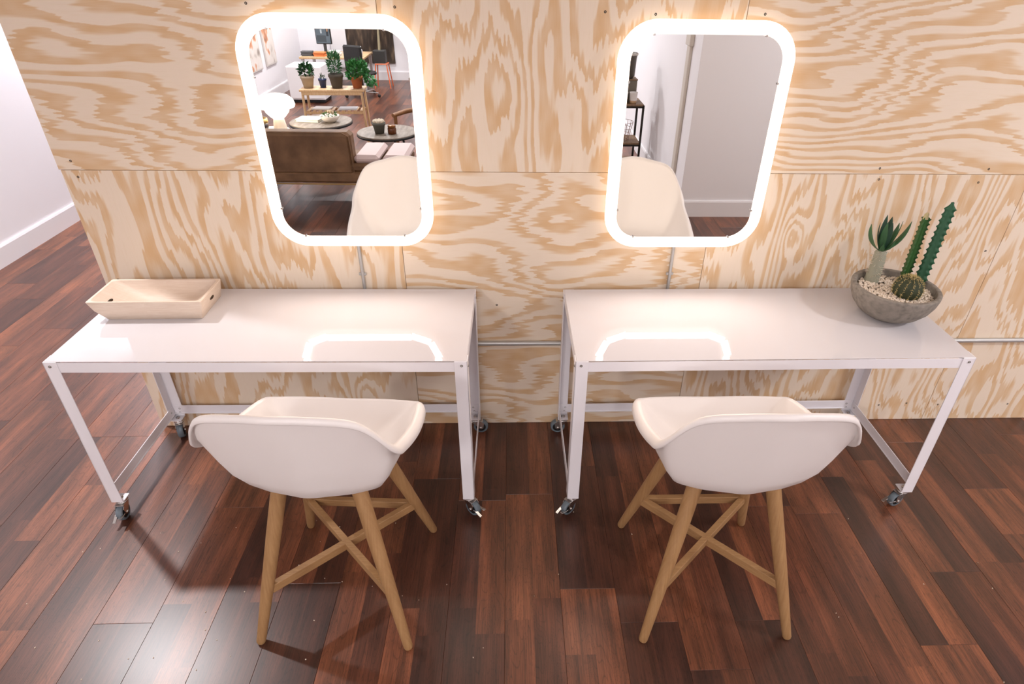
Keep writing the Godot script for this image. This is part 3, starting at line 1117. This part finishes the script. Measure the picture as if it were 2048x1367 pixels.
# ---------------------------------------------------------------- lounge seen in the left mirror
func lounge() -> void:
	var leather := mat(Color.WHITE, 0.62)
	leather.albedo_texture = ramp_noise(15, 0.012, [[0.0, rgb(98, 70, 46)], [1.0, rgb(138, 104, 72)]], 256, 5)
	leather.uv1_triplanar = true
	leather.uv1_scale = Vector3(1.5, 1.5, 1.5)
	var t := thing("leather_sofa", "brown leather sofa with open end and pale seat cushions seen in the mirror", "sofa", Vector3(-2.0, 0, 3.08), 0.02)
	var st := S()
	box(st, Vector3(-0.17, 0.255, 0.245), Vector3(2.3, 0.10, 0.49), 0.02)
	mi("base", st, leather, t)
	st = S()
	box(st, Vector3(-0.385, 0.455, 0.075), Vector3(1.83, 0.36, 0.15), 0.03)
	var bk := mi("backrest", st, leather, t, "brown leather backrest")
	st = S()
	tube(st, [Vector3(-1.25, 0.632, 0.006), Vector3(0.46, 0.632, 0.006), Vector3(0.515, 0.60, 0.006), Vector3(0.525, 0.30, 0.006)], 0.006, 8)
	mi("piping", st, leather, bk)
	st = S()
	box(st, Vector3(0.685, 0.340, 0.245), Vector3(0.58, 0.07, 0.48), 0.02)
	mi("seat_panel", st, leather, t)
	var pale := mat(rgb(206, 186, 182), 0.6)
	for q in [[0.635, 0.215], [0.88, 0.21]]:
		st = S()
		box(st, Vector3(q[0], 0.405, 0.25), Vector3(q[1], 0.075, 0.46), 0.028)
		mi("seat_cushion", st, pale, t, "pale leather cushion")
	st = S()
	box(st, Vector3(-0.17, 0.199, 0.006), Vector3(2.3, 0.012, 0.012), 0.002)
	mi("metal_rail", st, M.brass, t, "thin brass rail")
	for q in [[-1.25, 0.06], [0.9, 0.06], [-1.25, 0.43], [0.9, 0.43]]:
		st = S()
		tube(st, [Vector3(q[0], 0, q[1]), Vector3(q[0], 0.21, q[1])], 0.012, 8)
		mi("leg", st, M.brass, t)
	# lamp on a small side table
	t = thing("side_table", "small pale side table behind the sofa carrying the mushroom lamp", "table", Vector3(-2.41, 0, 3.92))
	st = S()
	lathe(st, [Vector2(0, 0.43), Vector2(0.158, 0.43), Vector2(0.162, 0.44), Vector2(0.158, 0.45), Vector2(0, 0.45)], 28)
	mi("table_top", st, mat(rgb(216, 204, 190), 0.5), t)
	for k in 3:
		st = S()
		var a := TAU * k / 3 + 0.3
		tube(st, [Vector3(0.14 * cos(a), 0, 0.14 * sin(a)), Vector3(0.09 * cos(a), 0.435, 0.09 * sin(a))], 0.012, 8)
		mi("leg", st, M.black, t)
	t = thing("mushroom_lamp", "glowing white mushroom-shaped table lamp behind the brown sofa", "lamp", Vector3(-2.345, 0.45, 3.965))
	st = S()
	lathe(st, [Vector2(0, 0), Vector2(0.062, 0), Vector2(0.062, 0.01), Vector2(0.05, 0.09), Vector2(0.045, 0.10), Vector2(0, 0.10)], 24)
	mi("lamp_base", st, mat(rgb(235, 222, 205), 0.5), t)
	st = S()
	lathe(st, [Vector2(0.045, 0.095), Vector2(0.07, 0.115), Vector2(0.105, 0.155), Vector2(0.115, 0.185), Vector2(0.165, 0.20), Vector2(0.172, 0.22), Vector2(0.160, 0.265), Vector2(0.12, 0.30), Vector2(0.06, 0.318), Vector2(0, 0.323)], 32)
	mi("lamp_shade", st, glow(Color(1.0, 0.95, 0.88), 2.2), t, "glowing glass shade")
	var ol := OmniLight3D.new()
	ol.name = "bulb_light"
	ol.light_energy = 0.22
	ol.light_size = 0.05
	ol.light_color = Color(1.0, 0.93, 0.84)
	ol.shadow_enabled = true
	ol.omni_range = 20.0
	ol.omni_attenuation = 2.0
	t.add_child(ol)
	ol.position = Vector3(0, 0.21, 0)
	t = thing("dark_pot", "dark glazed pot with metal rim beside the mushroom lamp", "pot", Vector3(-2.475, 0.45, 3.845))
	st = S()
	lathe(st, [Vector2(0, 0), Vector2(0.045, 0), Vector2(0.065, 0.05), Vector2(0.066, 0.085), Vector2(0.058, 0.085), Vector2(0.05, 0.03), Vector2(0, 0.03)], 24)
	mi("pot_body", st, mat(rgb(56, 48, 52), 0.35), t)
	st = S()
	lathe(st, [Vector2(0.0665, 0.085), Vector2(0.0675, 0.087), Vector2(0.062, 0.125), Vector2(0.056, 0.125), Vector2(0.058, 0.085)], 24)
	mi("metal_rim", st, M.brass, t)
	# two round tables
	var top := wood(timber(91, rgb(150, 140, 128), rgb(104, 92, 80), 128, 256, 10.0, 2.0), 0.5, Vector3(2, 2, 2))
	round_table(Vector3(-2.05, 0, 4.31), 0.305, "round grey wooden coffee table carrying the book and white bowl", top)
	round_table(Vector3(-1.315, 0, 3.90), 0.285, "round grey wooden coffee table carrying the grey pot and amber jar", top)
	t = thing("glass_topped_book", "pale thick book lying on the coffee table beside the white bowl", "book", Vector3(-2.16, 0.45, 4.32), 0.15)
	st = S()
	box(st, Vector3(0, 0.012, 0), Vector3(0.23, 0.018, 0.155), 0.001)
	mi("pages", st, mat(rgb(232, 228, 220), 0.8), t)
	st = S()
	box(st, Vector3(0, 0.0235, 0), Vector3(0.24, 0.004, 0.165), 0.001)
	box(st, Vector3(0, 0.002, 0), Vector3(0.24, 0.004, 0.165), 0.001)
	box(st, Vector3(-0.119, 0.0125, 0), Vector3(0.003, 0.023, 0.165), 0.001)
	mi("cover", st, mat(rgb(206, 216, 208), 0.35), t)
	t = thing("succulent_bowl", "white bowl of small green succulents on the coffee table", "bowl", Vector3(-1.945, 0.45, 4.27))
	st = S()
	lathe(st, [Vector2(0, 0), Vector2(0.045, 0), Vector2(0.078, 0.025), Vector2(0.095, 0.065), Vector2(0.089, 0.065), Vector2(0.07, 0.03), Vector2(0, 0.03)], 28)
	mi("bowl_body", st, mat(rgb(222, 212, 200), 0.5), t)
	mi("succulents", foliage(Vector3(0, 0.06, 0), Vector3(0.075, 0.03, 0.075), 70, 0.03, 0.014, 3), mat(rgb(66, 98, 52), 0.6), t)
	st = S()
	for k in 5:
		var a := k * 1.3
		lathe(st, [Vector2(0, -0.018), Vector2(0.012, -0.012), Vector2(0.017, 0), Vector2(0.012, 0.013), Vector2(0, 0.018)], 8, Transform3D(Basis(), Vector3(0.02 * cos(a) + 0.012, 0.085 + 0.005 * k, 0.02 * sin(a))))
	mi("pale_cactus", st, mat(rgb(190, 170, 140), 0.8), t)
	t = thing("cactus_pot", "grey tapered pot with a woolly white cactus on the right coffee table", "plant", Vector3(-1.375, 0.45, 3.83))
	st = S()
	lathe(st, [Vector2(0, 0), Vector2(0.042, 0), Vector2(0.056, 0.075), Vector2(0.062, 0.077), Vector2(0.064, 0.10), Vector2(0.056, 0.10), Vector2(0.05, 0.08), Vector2(0, 0.08)], 24)
	mi("pot", st, mat(rgb(92, 92, 84), 0.8), t)
	st = S()
	for k in 9:
		var a := TAU * k / 8.0
		var r := 0.0 if k == 8 else 0.038
		lathe(st, [Vector2(0, -0.02), Vector2(0.016, -0.012), Vector2(0.021, 0.0), Vector2(0.015, 0.013), Vector2(0, 0.019)], 9, Transform3D(Basis(), Vector3(r * cos(a), 0.108, r * sin(a))))
	mi("woolly_cactus", st, mat(rgb(206, 194, 174), 0.95), t)
	t = thing("amber_jar", "amber glass jar with brown lid on the right coffee table", "jar", Vector3(-1.253, 0.45, 3.81))
	st = S()
	lathe(st, [Vector2(0, 0), Vector2(0.036, 0), Vector2(0.040, 0.004), Vector2(0.040, 0.05), Vector2(0.034, 0.058), Vector2(0, 0.058)], 24)
	mi("glass_body", st, mat(rgb(96, 50, 20), 0.15), t)
	st = S()
	lathe(st, [Vector2(0, 0.058), Vector2(0.037, 0.058), Vector2(0.037, 0.076), Vector2(0.034, 0.079), Vector2(0, 0.079)], 24)
	mi("lid", st, mat(rgb(132, 84, 40), 0.3, 0.5), t)
	# wooden armchair whose arm shows at the mirror's edge
	var oak := wood(timber(95, rgb(150, 104, 60), rgb(112, 72, 40)), 0.5)
	t = thing("wooden_armchair", "brown wooden armchair with slung seat beyond the right coffee table", "armchair", Vector3(-0.91, 0, 4.38), 0.6)
	for s in [-1.0, 1.0]:
		st = S()
		tube(st, [Vector3(s * 0.29, 0.51, -0.30), Vector3(s * 0.29, 0.52, -0.1), Vector3(s * 0.29, 0.495, 0.30)], [0.02, 0.024, 0.02], 10)
		mi("arm", st, oak, t)
		for z in [-0.27, 0.26]:
			st = S()
			tube(st, [Vector3(s * 0.29, 0, z), Vector3(s * 0.29, 0.5, z)], [0.014, 0.019], 10)
			mi("leg", st, oak, t)
		st = S()
		box(st, Vector3(s * 0.29, 0.27, 0), Vector3(0.022, 0.035, 0.54), 0.004)
		mi("side_rail", st, oak, t)
	for z in [-0.27, 0.26]:
		st = S()
		box(st, Vector3(0, 0.40 if z < 0 else 0.30, z), Vector3(0.56, 0.03, 0.022), 0.004)
		mi("cross_rail", st, oak, t)
	st = S()
	box(st, Vector3(0, 0.31, 0.0), Vector3(0.54, 0.05, 0.50), 0.02, Basis(Vector3.RIGHT, 0.10))
	mi("seat", st, mat(rgb(84, 66, 50), 0.7), t)
	st = S()
	box(st, Vector3(0, 0.55, 0.30), Vector3(0.54, 0.46, 0.05), 0.02, Basis(Vector3.RIGHT, 0.28))
	mi("backrest", st, mat(rgb(84, 66, 50), 0.7), t)

func round_table(at: Vector3, r: float, label: String, top: Material) -> void:
	var t := thing("coffee_table", label, "table", at, 0.0, "round coffee tables")
	var st := S()
	lathe(st, [Vector2(0, 0.422), Vector2(r - 0.004, 0.422), Vector2(r, 0.426), Vector2(r, 0.446), Vector2(r - 0.004, 0.45), Vector2(0, 0.45)], 44, Transform3D(), false)
	mi("table_top", st, top, t)
	st = S()
	lathe(st, [Vector2(r + 0.001, 0.421), Vector2(r + 0.003, 0.421), Vector2(r + 0.003, 0.440), Vector2(r + 0.001, 0.440)], 44)
	mi("metal_band", st, mat(rgb(42, 42, 42), 0.5, 0.4), t)
	for k in 4:
		var a := TAU * k / 4 + 0.6
		st = S()
		tube(st, [Vector3(r * 0.78 * cos(a), 0, r * 0.78 * sin(a)), Vector3(r * 0.5 * cos(a), 0.425, r * 0.5 * sin(a))], 0.011, 8)
		mi("leg", st, mat(rgb(42, 42, 42), 0.5, 0.4), t)
	st = S()
	box(st, Vector3(0, 0.405, 0), Vector3(r * 0.9, 0.035, 0.05), 0.004)
	mi("brace", st, mat(rgb(42, 42, 42), 0.5, 0.4), t)

func foliage(c: Vector3, rad: Vector3, n: int, l: float, w: float, sd: int, droop := 0.0) -> SurfaceTool:
	var rng := RandomNumberGenerator.new()
	rng.seed = sd
	var st := S()
	st.set_smooth_group(-1)
	for i in n:
		var d := Vector3(rng.randf_range(-1, 1), rng.randf_range(-0.7, 1), rng.randf_range(-1, 1))
		if d.length() > 1.0:
			d = d.normalized()
		var p := c + d * rad
		var out := (d + Vector3(rng.randf_range(-0.6, 0.6), rng.randf_range(0.0, 0.9) - droop, rng.randf_range(-0.6, 0.6))).normalized()
		var side := out.cross(Vector3(rng.randf_range(-1, 1), rng.randf_range(-1, 1), rng.randf_range(-1, 1))).normalized()
		var up := side.cross(out).normalized()
		var ll := l * rng.randf_range(0.6, 1.15)
		var ww := w * rng.randf_range(0.7, 1.1)
		var a := p
		var m1 := p + out * ll * 0.45 + side * ww * 0.5 + up * ww * 0.12
		var m2 := p + out * ll * 0.45 - side * ww * 0.5 + up * ww * 0.12
		var mc := p + out * ll * 0.5
		var e := p + out * ll - up * ll * 0.12
		for tri in [[a, m1, mc], [mc, m1, e], [a, mc, m2], [mc, e, m2]]:
			for q in tri:
				st.set_uv(Vector2.ZERO)
				st.add_vertex(q)
	return st

# ---------------------------------------------------------------- plant console and studio behind it
func studio() -> void:
	var pine := wood(timber(97, rgb(226, 196, 158), rgb(198, 160, 116)), 0.5)
	var t := thing("plant_console", "narrow pine console with slatted shelf carrying four potted plants", "console", Vector3(-2.115, 0, 5.2), -0.05)
	var st := S()
	box(st, Vector3(0, 0.597, 0), Vector3(0.70, 0.022, 0.26), 0.003)
	mi("top_board", st, pine, t)
	st = S()
	box(st, Vector3(0, 0.568, -0.115), Vector3(0.66, 0.036, 0.018), 0.002)
	box(st, Vector3(0, 0.568, 0.115), Vector3(0.66, 0.036, 0.018), 0.002)
	mi("apron", st, pine, t)
	for q in [[-1, -1], [1, -1], [-1, 1], [1, 1]]:
		st = S()
		tube(st, [Vector3(q[0] * 0.335, 0, q[1] * 0.125), Vector3(q[0] * 0.320, 0.59, q[1] * 0.105)], 0.014, 8)
		mi("leg", st, pine, t)
	for z in [-0.10, 0.10]:
		st = S()
		box(st, Vector3(0, 0.36, z), Vector3(0.64, 0.026, 0.018), 0.002)
		mi("shelf_rail", st, pine, t)
	for k in 10:
		st = S()
		box(st, Vector3(-0.29 + k * 0.0644, 0.378, 0), Vector3(0.034, 0.010, 0.22), 0.001)
		mi("shelf_slat", st, pine, t)
	var mag := [[-2.27, 0.10, "magazine on the console's lower shelf, under the blue pot", rgb(228, 226, 222)], [-1.98, -0.08, "magazine on the console's lower shelf, under the dark speckled pot", rgb(206, 208, 214)]]
	for q in mag:
		st = S()
		box(st, Vector3(0, 0.006, 0), Vector3(0.20, 0.012, 0.15), 0.001)
		var o := mi("magazine", st, mat(q[3], 0.4))
		o.position = Vector3(q[0], 0.384, 5.2)
		o.rotation.y = q[1]
		tag(o, q[2], "magazine", "magazines on the console shelf")
	var green := mat(rgb(40, 104, 48), 0.55)
	var deep := mat(rgb(26, 62, 36), 0.6)
	var mid := mat(rgb(48, 92, 56), 0.6)
	for m in [green, deep, mid]:
		m.backlight_enabled = true
		m.backlight = Color(0.08, 0.16, 0.05)
	var clay := mat(rgb(176, 102, 62), 0.85)
	var pots := [
		[Vector3(-2.385, 0.608, 5.19), 0.075, 0.125, mat(rgb(178, 160, 138), 0.8), "beige banded pot of dark rosette plant at the console's left end"],
		[Vector3(-2.225, 0.608, 5.20), 0.045, 0.095, mat(rgb(40, 52, 92), 0.4), "small blue pot with sparse spiky plant on the console"],
		[Vector3(-2.07, 0.608, 5.20), 0.082, 0.145, mat(rgb(84, 78, 70), 0.8), "dark speckled pot of feathery green plant on the console"],
		[Vector3(-1.845, 0.608, 5.20), 0.070, 0.125, clay, "terracotta pot with spreading leafy plant at the console's right end"],
	]
	for i in 4:
		var p: Array = pots[i]
		t = thing("potted_plant", p[4], "plant", p[0], 0.0, "potted plants on the console")
		var r: float = p[1]
		var h: float = p[2]
		st = S()
		lathe(st, [Vector2(0, 0), Vector2(r * 0.66, 0), Vector2(r * 0.92, h * 0.78), Vector2(r, h * 0.79), Vector2(r, h), Vector2(r * 0.9, h), Vector2(r * 0.85, h * 0.8), Vector2(0, h * 0.8)], 24)
		mi("pot", st, p[3], t)
		if i == 0:
			mi("foliage", foliage(Vector3(0, h + 0.05, 0), Vector3(0.055, 0.055, 0.055), 130, 0.055, 0.034, 21), deep, t)
			mi("light_leaves", foliage(Vector3(0.03, h + 0.05, -0.05), Vector3(0.02, 0.02, 0.02), 8, 0.045, 0.04, 22), green, t)
		elif i == 1:
			mi("foliage", foliage(Vector3(0, h, 0), Vector3(0.015, 0.02, 0.03), 26, 0.05, 0.012, 23), mat(rgb(70, 86, 70), 0.6), t)
		elif i == 2:
			mi("foliage", foliage(Vector3(0, h + 0.10, 0), Vector3(0.055, 0.12, 0.08), 400, 0.045, 0.016, 24), mid, t)
		else:
			mi("foliage", foliage(Vector3(0.02, h + 0.05, 0), Vector3(0.095, 0.10, 0.12), 240, 0.06, 0.048, 25), green, t)
			mi("trailing_leaves", foliage(Vector3(0.16, 0.085, -0.03), Vector3(0.045, 0.04, 0.06), 60, 0.05, 0.045, 26, 1.2), green, t)
	# white radiator cabinet
	t = thing("white_cabinet", "plain white low cabinet standing behind the plant console", "cabinet", Vector3(-3.09, 0, 7.6))
	st = S()
	box(st, Vector3(0, 0.275, 0), Vector3(0.50, 0.45, 0.42), 0.006)
	mi("body", st, M.white_wall, t)
	st = S()
	box(st, Vector3(0, 0.28, -0.213), Vector3(0.48, 0.42, 0.012), 0.003)
	mi("door", st, M.baseboard, t)
	st = S()
	box(st, Vector3(0, 0.03, 0.01), Vector3(0.46, 0.05, 0.36))
	mi("plinth", st, M.black, t)
	# desk with monitor and clutter
	t = thing("work_desk", "white work desk with pine top crowded with papers", "desk", Vector3(-2.90, 0, 8.62))
	st = S()
	box(st, Vector3(0, 0.49, 0), Vector3(1.00, 0.03, 0.70), 0.004)
	mi("desktop", st, pine, t)
	for q in [[-0.46, -0.3], [0.46, -0.3], [-0.46, 0.3], [0.46, 0.3]]:
		st = S()
		box(st, Vector3(q[0], 0.2375, q[1]), Vector3(0.04, 0.475, 0.04), 0.003)
		mi("leg", st, mat(rgb(220, 220, 222), 0.4), t)
	t = thing("monitor", "tall computer monitor on the crowded work desk", "monitor", Vector3(-3.08, 0.505, 8.66), 0.12)
	st = S()
	box(st, Vector3(0, 0.32, 0), Vector3(0.25, 0.36, 0.03), 0.006)
	mi("housing", st, M.black, t)
	st = S()
	box(st, Vector3(0, 0.32, -0.0155), Vector3(0.225, 0.335, 0.002))
	var scr := mat(Color(0.05, 0.05, 0.06), 0.2)
	scr.emission_enabled = true
	scr.emission_texture = screen_tex()
	scr.emission = Color.BLACK
	scr.emission_energy_multiplier = 0.8
	mi("screen", screen_quad(0.225, 0.335, Vector3(0, 0.32, -0.018)), scr, t, "lit screen")
	st = S()
	box(st, Vector3(0, 0.075, 0.01), Vector3(0.045, 0.15, 0.025), 0.004)
	box(st, Vector3(0, 0.006, 0.0), Vector3(0.18, 0.012, 0.14), 0.004)
	mi("stand", st, mat(rgb(60, 62, 64), 0.4), t)
	var rng := RandomNumberGenerator.new()
	rng.seed = 31
	var heaps := [[-3.30, 8.15, rgb(70, 70, 72), 0.06, "dark small box at the left end of the work desk"], [-2.86, 8.12, rgb(235, 232, 226), 0.07, "stack of white paper beside the monitor"], [-2.62, 8.15, rgb(226, 224, 220), 0.05, "low stack of pale paper at the work desk's right end"], [-2.72, 8.42, rgb(212, 206, 198), 0.09, "pale paper pile at the back of the work desk"], [-3.10, 8.12, rgb(210, 120, 60), 0.05, "orange and yellow box before the monitor"]]
	for q in heaps:
		t = thing("paper_stack", q[4], "stack", Vector3(q[0], 0.505, q[1] + 0.27), 0.0, "stacks on the work desk")
		var k := 0
		var y := 0.0
		while y < q[3]:
			st = S()
			var hh := rng.randf_range(0.012, 0.02)
			box(st, Vector3(rng.randf_range(-0.01, 0.01), y + hh / 2, rng.randf_range(-0.01, 0.01)), Vector3(0.17, hh * 0.96, 0.13), 0.001, Basis(Vector3.UP, rng.randf_range(-0.1, 0.1)))
			mi("sheet_pile", st, mat((q[2] as Color).lightened(0.1 * (k % 2)), 0.7), t)
			y += hh
			k += 1
	t = thing("spray_bottle", "slim white bottle at the end of the work desk", "bottle", Vector3(-2.46, 0.505, 8.36))
	st = S()
	lathe(st, [Vector2(0, 0), Vector2(0.028, 0), Vector2(0.028, 0.09), Vector2(0.012, 0.12), Vector2(0, 0.12)], 16)
	mi("body", st, mat(rgb(230, 230, 228), 0.3), t)
	st = S()
	lathe(st, [Vector2(0, 0.12), Vector2(0.014, 0.12), Vector2(0.014, 0.15), Vector2(0, 0.15)], 12)
	mi("cap", st, mat(rgb(200, 200, 200), 0.4), t)
	# leaning boards on the far wall, dark canvas, framed sketches on the left wall
	st = S()
	box(st, Vector3(-3.03, 0.80, ZF - 0.05), Vector3(0.27, 1.2, 0.03), 0.003)
	tag(mi("leaning_board", st, mat(rgb(226, 224, 226), 0.5)), "tall white board leaning on the far wall behind the monitor", "board")
	st = S()
	box(st, Vector3(-2.545, 0.85, ZF - 0.02), Vector3(0.86, 1.16, 0.03), 0.002)
	var cv := mat(Color.WHITE, 0.8)
	cv.albedo_texture = ramp_noise(19, 0.02, [[0.0, rgb(38, 30, 24)], [0.6, rgb(66, 52, 40)], [1.0, rgb(120, 100, 80)]], 256, 5)
	cv.uv1_triplanar = true
	cv.uv1_scale = Vector3(2.5, 0.5, 2.5)
	tag(mi("dark_canvas", st, cv), "large dark brown canvas on the far white wall", "painting")
	for k in 2:
		t = thing("wall_sketch", ["pale framed sketch with an orange smudge on the left wall, nearer", "pale framed sketch with an orange smudge on the left wall, farther"][k], "picture", Vector3(XL + 0.012, 0.72, 7.25 + k * 0.62), 0.0, "sketches on the left wall")
		st = S()
		box(st, Vector3.ZERO, Vector3(0.022, 0.54, 0.44), 0.003)
		mi("frame", st, mat(rgb(206, 200, 194), 0.5), t)
		var sk := mat(Color.WHITE, 0.7)
		sk.albedo_texture = ramp_noise(60 + k, 0.012, [[0.0, rgb(150, 138, 128)], [0.3, rgb(222, 214, 206)], [0.62, rgb(228, 222, 216)], [0.75, rgb(214, 150, 112)], [1.0, rgb(120, 100, 92)]], 128, 3)
		sk.uv1_triplanar = true
		sk.uv1_scale = Vector3(1.6, 1.6, 1.6)
		st = S()
		box(st, Vector3(0.0115, 0, 0), Vector3(0.003, 0.50, 0.40))
		mi("paper", st, sk, t)
	# orange stool with a potted tree
	var orange := mat(rgb(226, 112, 62), 0.4)
	t = thing("orange_stool", "thin orange metal stool carrying a dark pot by the far wall", "stool", Vector3(-2.22, 0, 8.72))
	st = S()
	box(st, Vector3(0, 0.362, 0), Vector3(0.20, 0.016, 0.20), 0.005)
	mi("seat", st, orange, t)
	for q in [[-1, -1], [1, -1], [-1, 1], [1, 1]]:
		st = S()
		tube(st, [Vector3(q[0] * 0.125, 0, q[1] * 0.125), Vector3(q[0] * 0.088, 0.36, q[1] * 0.088)], 0.009, 8)
		mi("leg", st, orange, t)
	t = thing("pot_tree", "square dark pot with a bare pale trunk on the orange stool", "plant", Vector3(-2.24, 0.37, 8.72))
	st = S()
	box(st, Vector3(0, 0.095, 0), Vector3(0.19, 0.19, 0.19), 0.006)
	mi("pot", st, mat(rgb(44, 42, 40), 0.6), t)
	st = S()
	tube(st, [Vector3(0.0, 0.18, 0), Vector3(0.015, 0.5, 0), Vector3(0.0, 0.85, 0)], [0.022, 0.016, 0.012], 8)
	mi("trunk", st, mat(rgb(150, 140, 112), 0.8), t)
	mi("foliage", foliage(Vector3(0, 1.0, 0), Vector3(0.2, 0.15, 0.2), 120, 0.14, 0.05, 27), green, t)
	# office chair
	t = thing("office_chair", "black office chair on a chrome star base at the work desk", "chair", Vector3(-2.40, 0, 7.92), 0.4)
	for k in 5:
		var a := TAU * k / 5.0 + 0.2
		var d := Vector3(cos(a), 0, sin(a))
		st = S()
		tube(st, [Vector3(0, 0.075, 0) + d * 0.02, Vector3(0, 0.062, 0) + d * 0.25], [0.016, 0.010], 8)
		var arm := mi("base_arm", st, M.chrome, t, "chrome base arm")
		st = S()
		lathe(st, [Vector2(0, -0.015), Vector2(0.02, -0.015), Vector2(0.024, -0.008), Vector2(0.024, 0.008), Vector2(0.02, 0.015), Vector2(0, 0.015)], 14, Transform3D(Basis(d, PI / 2), d * 0.255 + Vector3(0, 0.0245, 0)))
		mi("wheel", st, M.black, arm)
	st = S()
	tube(st, [Vector3(0, 0.06, 0), Vector3(0, 0.30, 0)], 0.02, 10)
	mi("gas_column", st, M.black, t)
	st = S()
	box(st, Vector3(0, 0.33, 0), Vector3(0.36, 0.06, 0.36), 0.025)
	mi("seat", st, M.black, t)
	st = S()
	box(st, Vector3(0.02, 0.56, -0.17), Vector3(0.32, 0.36, 0.05), 0.022)
	mi("backrest", st, M.black, t)
	st = S()
	box(st, Vector3(0.01, 0.36, -0.165), Vector3(0.05, 0.16, 0.02), 0.004)
	mi("back_bracket", st, M.black, t)

func screen_quad(w: float, h: float, c: Vector3) -> SurfaceTool:
	var st := S()
	var p := [c + Vector3(-w / 2, -h / 2, 0), c + Vector3(w / 2, -h / 2, 0), c + Vector3(w / 2, h / 2, 0), c + Vector3(-w / 2, h / 2, 0)]
	poly(st, p, Vector3.FORWARD, -1, [Vector2(1, 1), Vector2(0, 1), Vector2(0, 0), Vector2(1, 0)])
	return st

func screen_tex() -> ImageTexture:
	var im := Image.create(48, 72, false, Image.FORMAT_RGB8)
	im.fill(rgb(120, 130, 140))
	im.fill_rect(Rect2i(14, 4, 28, 24), rgb(226, 232, 238))
	im.fill_rect(Rect2i(4, 6, 8, 44), rgb(70, 74, 80))
	im.fill_rect(Rect2i(5, 26, 5, 10), rgb(220, 160, 120))
	im.fill_rect(Rect2i(26, 30, 6, 12), rgb(230, 232, 236))
	im.fill_rect(Rect2i(14, 48, 32, 20), rgb(92, 98, 104))
	return ImageTexture.create_from_image(im)

# ---------------------------------------------------------------- shelf seen in the right mirror
func shelf_corner() -> void:
	var iron := mat(rgb(48, 44, 40), 0.5, 0.5)
	var oak := wood(timber(101, rgb(150, 122, 94), rgb(112, 88, 66)), 0.6)
	var at := Vector3(0.985, 0, 4.25)
	var t := thing("iron_shelf", "dark iron shelf unit with wooden boards in the right mirror", "shelf", at)
	for q in [[-1, -1], [1, -1], [-1, 1], [1, 1]]:
		var st := S()
		box(st, Vector3(q[0] * 0.19, 0.335, q[1] * 0.16), Vector3(0.02, 0.67, 0.02), 0.001)
		mi("post", st, iron, t)
	for y in [0.67, 0.30, 0.08]:
		var st := S()
		box(st, Vector3(0, y, 0), Vector3(0.385, 0.018, 0.33), 0.002)
		var b := mi("shelf_board", st, oak, t)
		st = S()
		for s in [-1.0, 1.0]:
			box(st, Vector3(0, y - 0.018, s * 0.16), Vector3(0.385, 0.016, 0.02), 0.001)
			box(st, Vector3(s * 0.19, y - 0.018, 0), Vector3(0.02, 0.016, 0.33), 0.001)
		mi("edge_rail", st, iron, b)
	# stacked planters, cups, wire basket
	var grey := mat(rgb(112, 104, 92), 0.7)
	t = thing("wooden_crate", "grey wooden crate on top of the iron shelf", "crate", Vector3(1.0, 0.679, 4.27))
	var st := S()
	for s in [-1.0, 1.0]:
		box(st, Vector3(0, 0.10, s * 0.07), Vector3(0.22, 0.20, 0.014), 0.002)
		box(st, Vector3(s * 0.104, 0.10, 0), Vector3(0.014, 0.20, 0.126), 0.002)
	box(st, Vector3(0, 0.007, 0), Vector3(0.20, 0.014, 0.126), 0.001)
	mi("sides", st, grey, t)
	st = S()
	box(st, Vector3(0, 0.206, 0), Vector3(0.23, 0.012, 0.16), 0.002)
	mi("lid_board", st, oak, t)
	t = thing("metal_bucket", "dark grey tapered bucket standing on the grey crate", "bucket", Vector3(1.0, 0.891, 4.27))
	st = S()
	lathe(st, [Vector2(0, 0), Vector2(0.075, 0), Vector2(0.10, 0.205), Vector2(0.106, 0.207), Vector2(0.106, 0.222), Vector2(0.098, 0.222), Vector2(0.09, 0.02), Vector2(0, 0.02)], 28)
	mi("body", st, mat(rgb(98, 90, 80), 0.5, 0.3), t)
	st = S()
	lathe(st, [Vector2(0.104, 0.207), Vector2(0.109, 0.212), Vector2(0.109, 0.224), Vector2(0.104, 0.226)], 28)
	mi("rim_band", st, mat(rgb(176, 168, 158), 0.4, 0.6), t)
	for k in 2:
		t = thing("ceramic_cup", ["white cup with bare clay foot on the iron shelf, nearer the wall", "white cup with bare clay foot on the iron shelf, at the mirror's edge"][k], "cup", Vector3(1.075 - k * 0.095, 0.679, 4.14), 0.0, "cups on the iron shelf")
		st = S()
		lathe(st, [Vector2(0.036, 0.03), Vector2(0.040, 0.10), Vector2(0.042, 0.104), Vector2(0.039, 0.104), Vector2(0.035, 0.03), Vector2(0, 0.03)], 20)
		mi("glazed_body", st, mat(rgb(236, 232, 228), 0.3), t)
		st = S()
		lathe(st, [Vector2(0, 0), Vector2(0.031, 0), Vector2(0.036, 0.03), Vector2(0, 0.03)], 20)
		mi("clay_foot", st, mat(rgb(196, 162, 126), 0.8), t)
	t = thing("wire_basket", "copper wire basket on the middle board of the iron shelf", "basket", Vector3(0.985, 0.309, 4.22))
	var wire := mat(rgb(140, 104, 84), 0.35, 0.8)
	for y in [0.004, 0.06, 0.12, 0.18]:
		st = S()
		tube(st, Array(ring(Vector3(0, y, 0), Vector3.RIGHT, Vector3.BACK, 0.09 + y * 0.2, 24)), 0.0022, 5, false, true)
		mi("hoop", st, wire, t)
	for k in 16:
		var a := TAU * k / 16
		st = S()
		tube(st, [Vector3(0.09 * cos(a), 0.004, 0.09 * sin(a)), Vector3(0.126 * cos(a), 0.18, 0.126 * sin(a))], 0.0018, 5)
		mi("wire", st, wire, t)
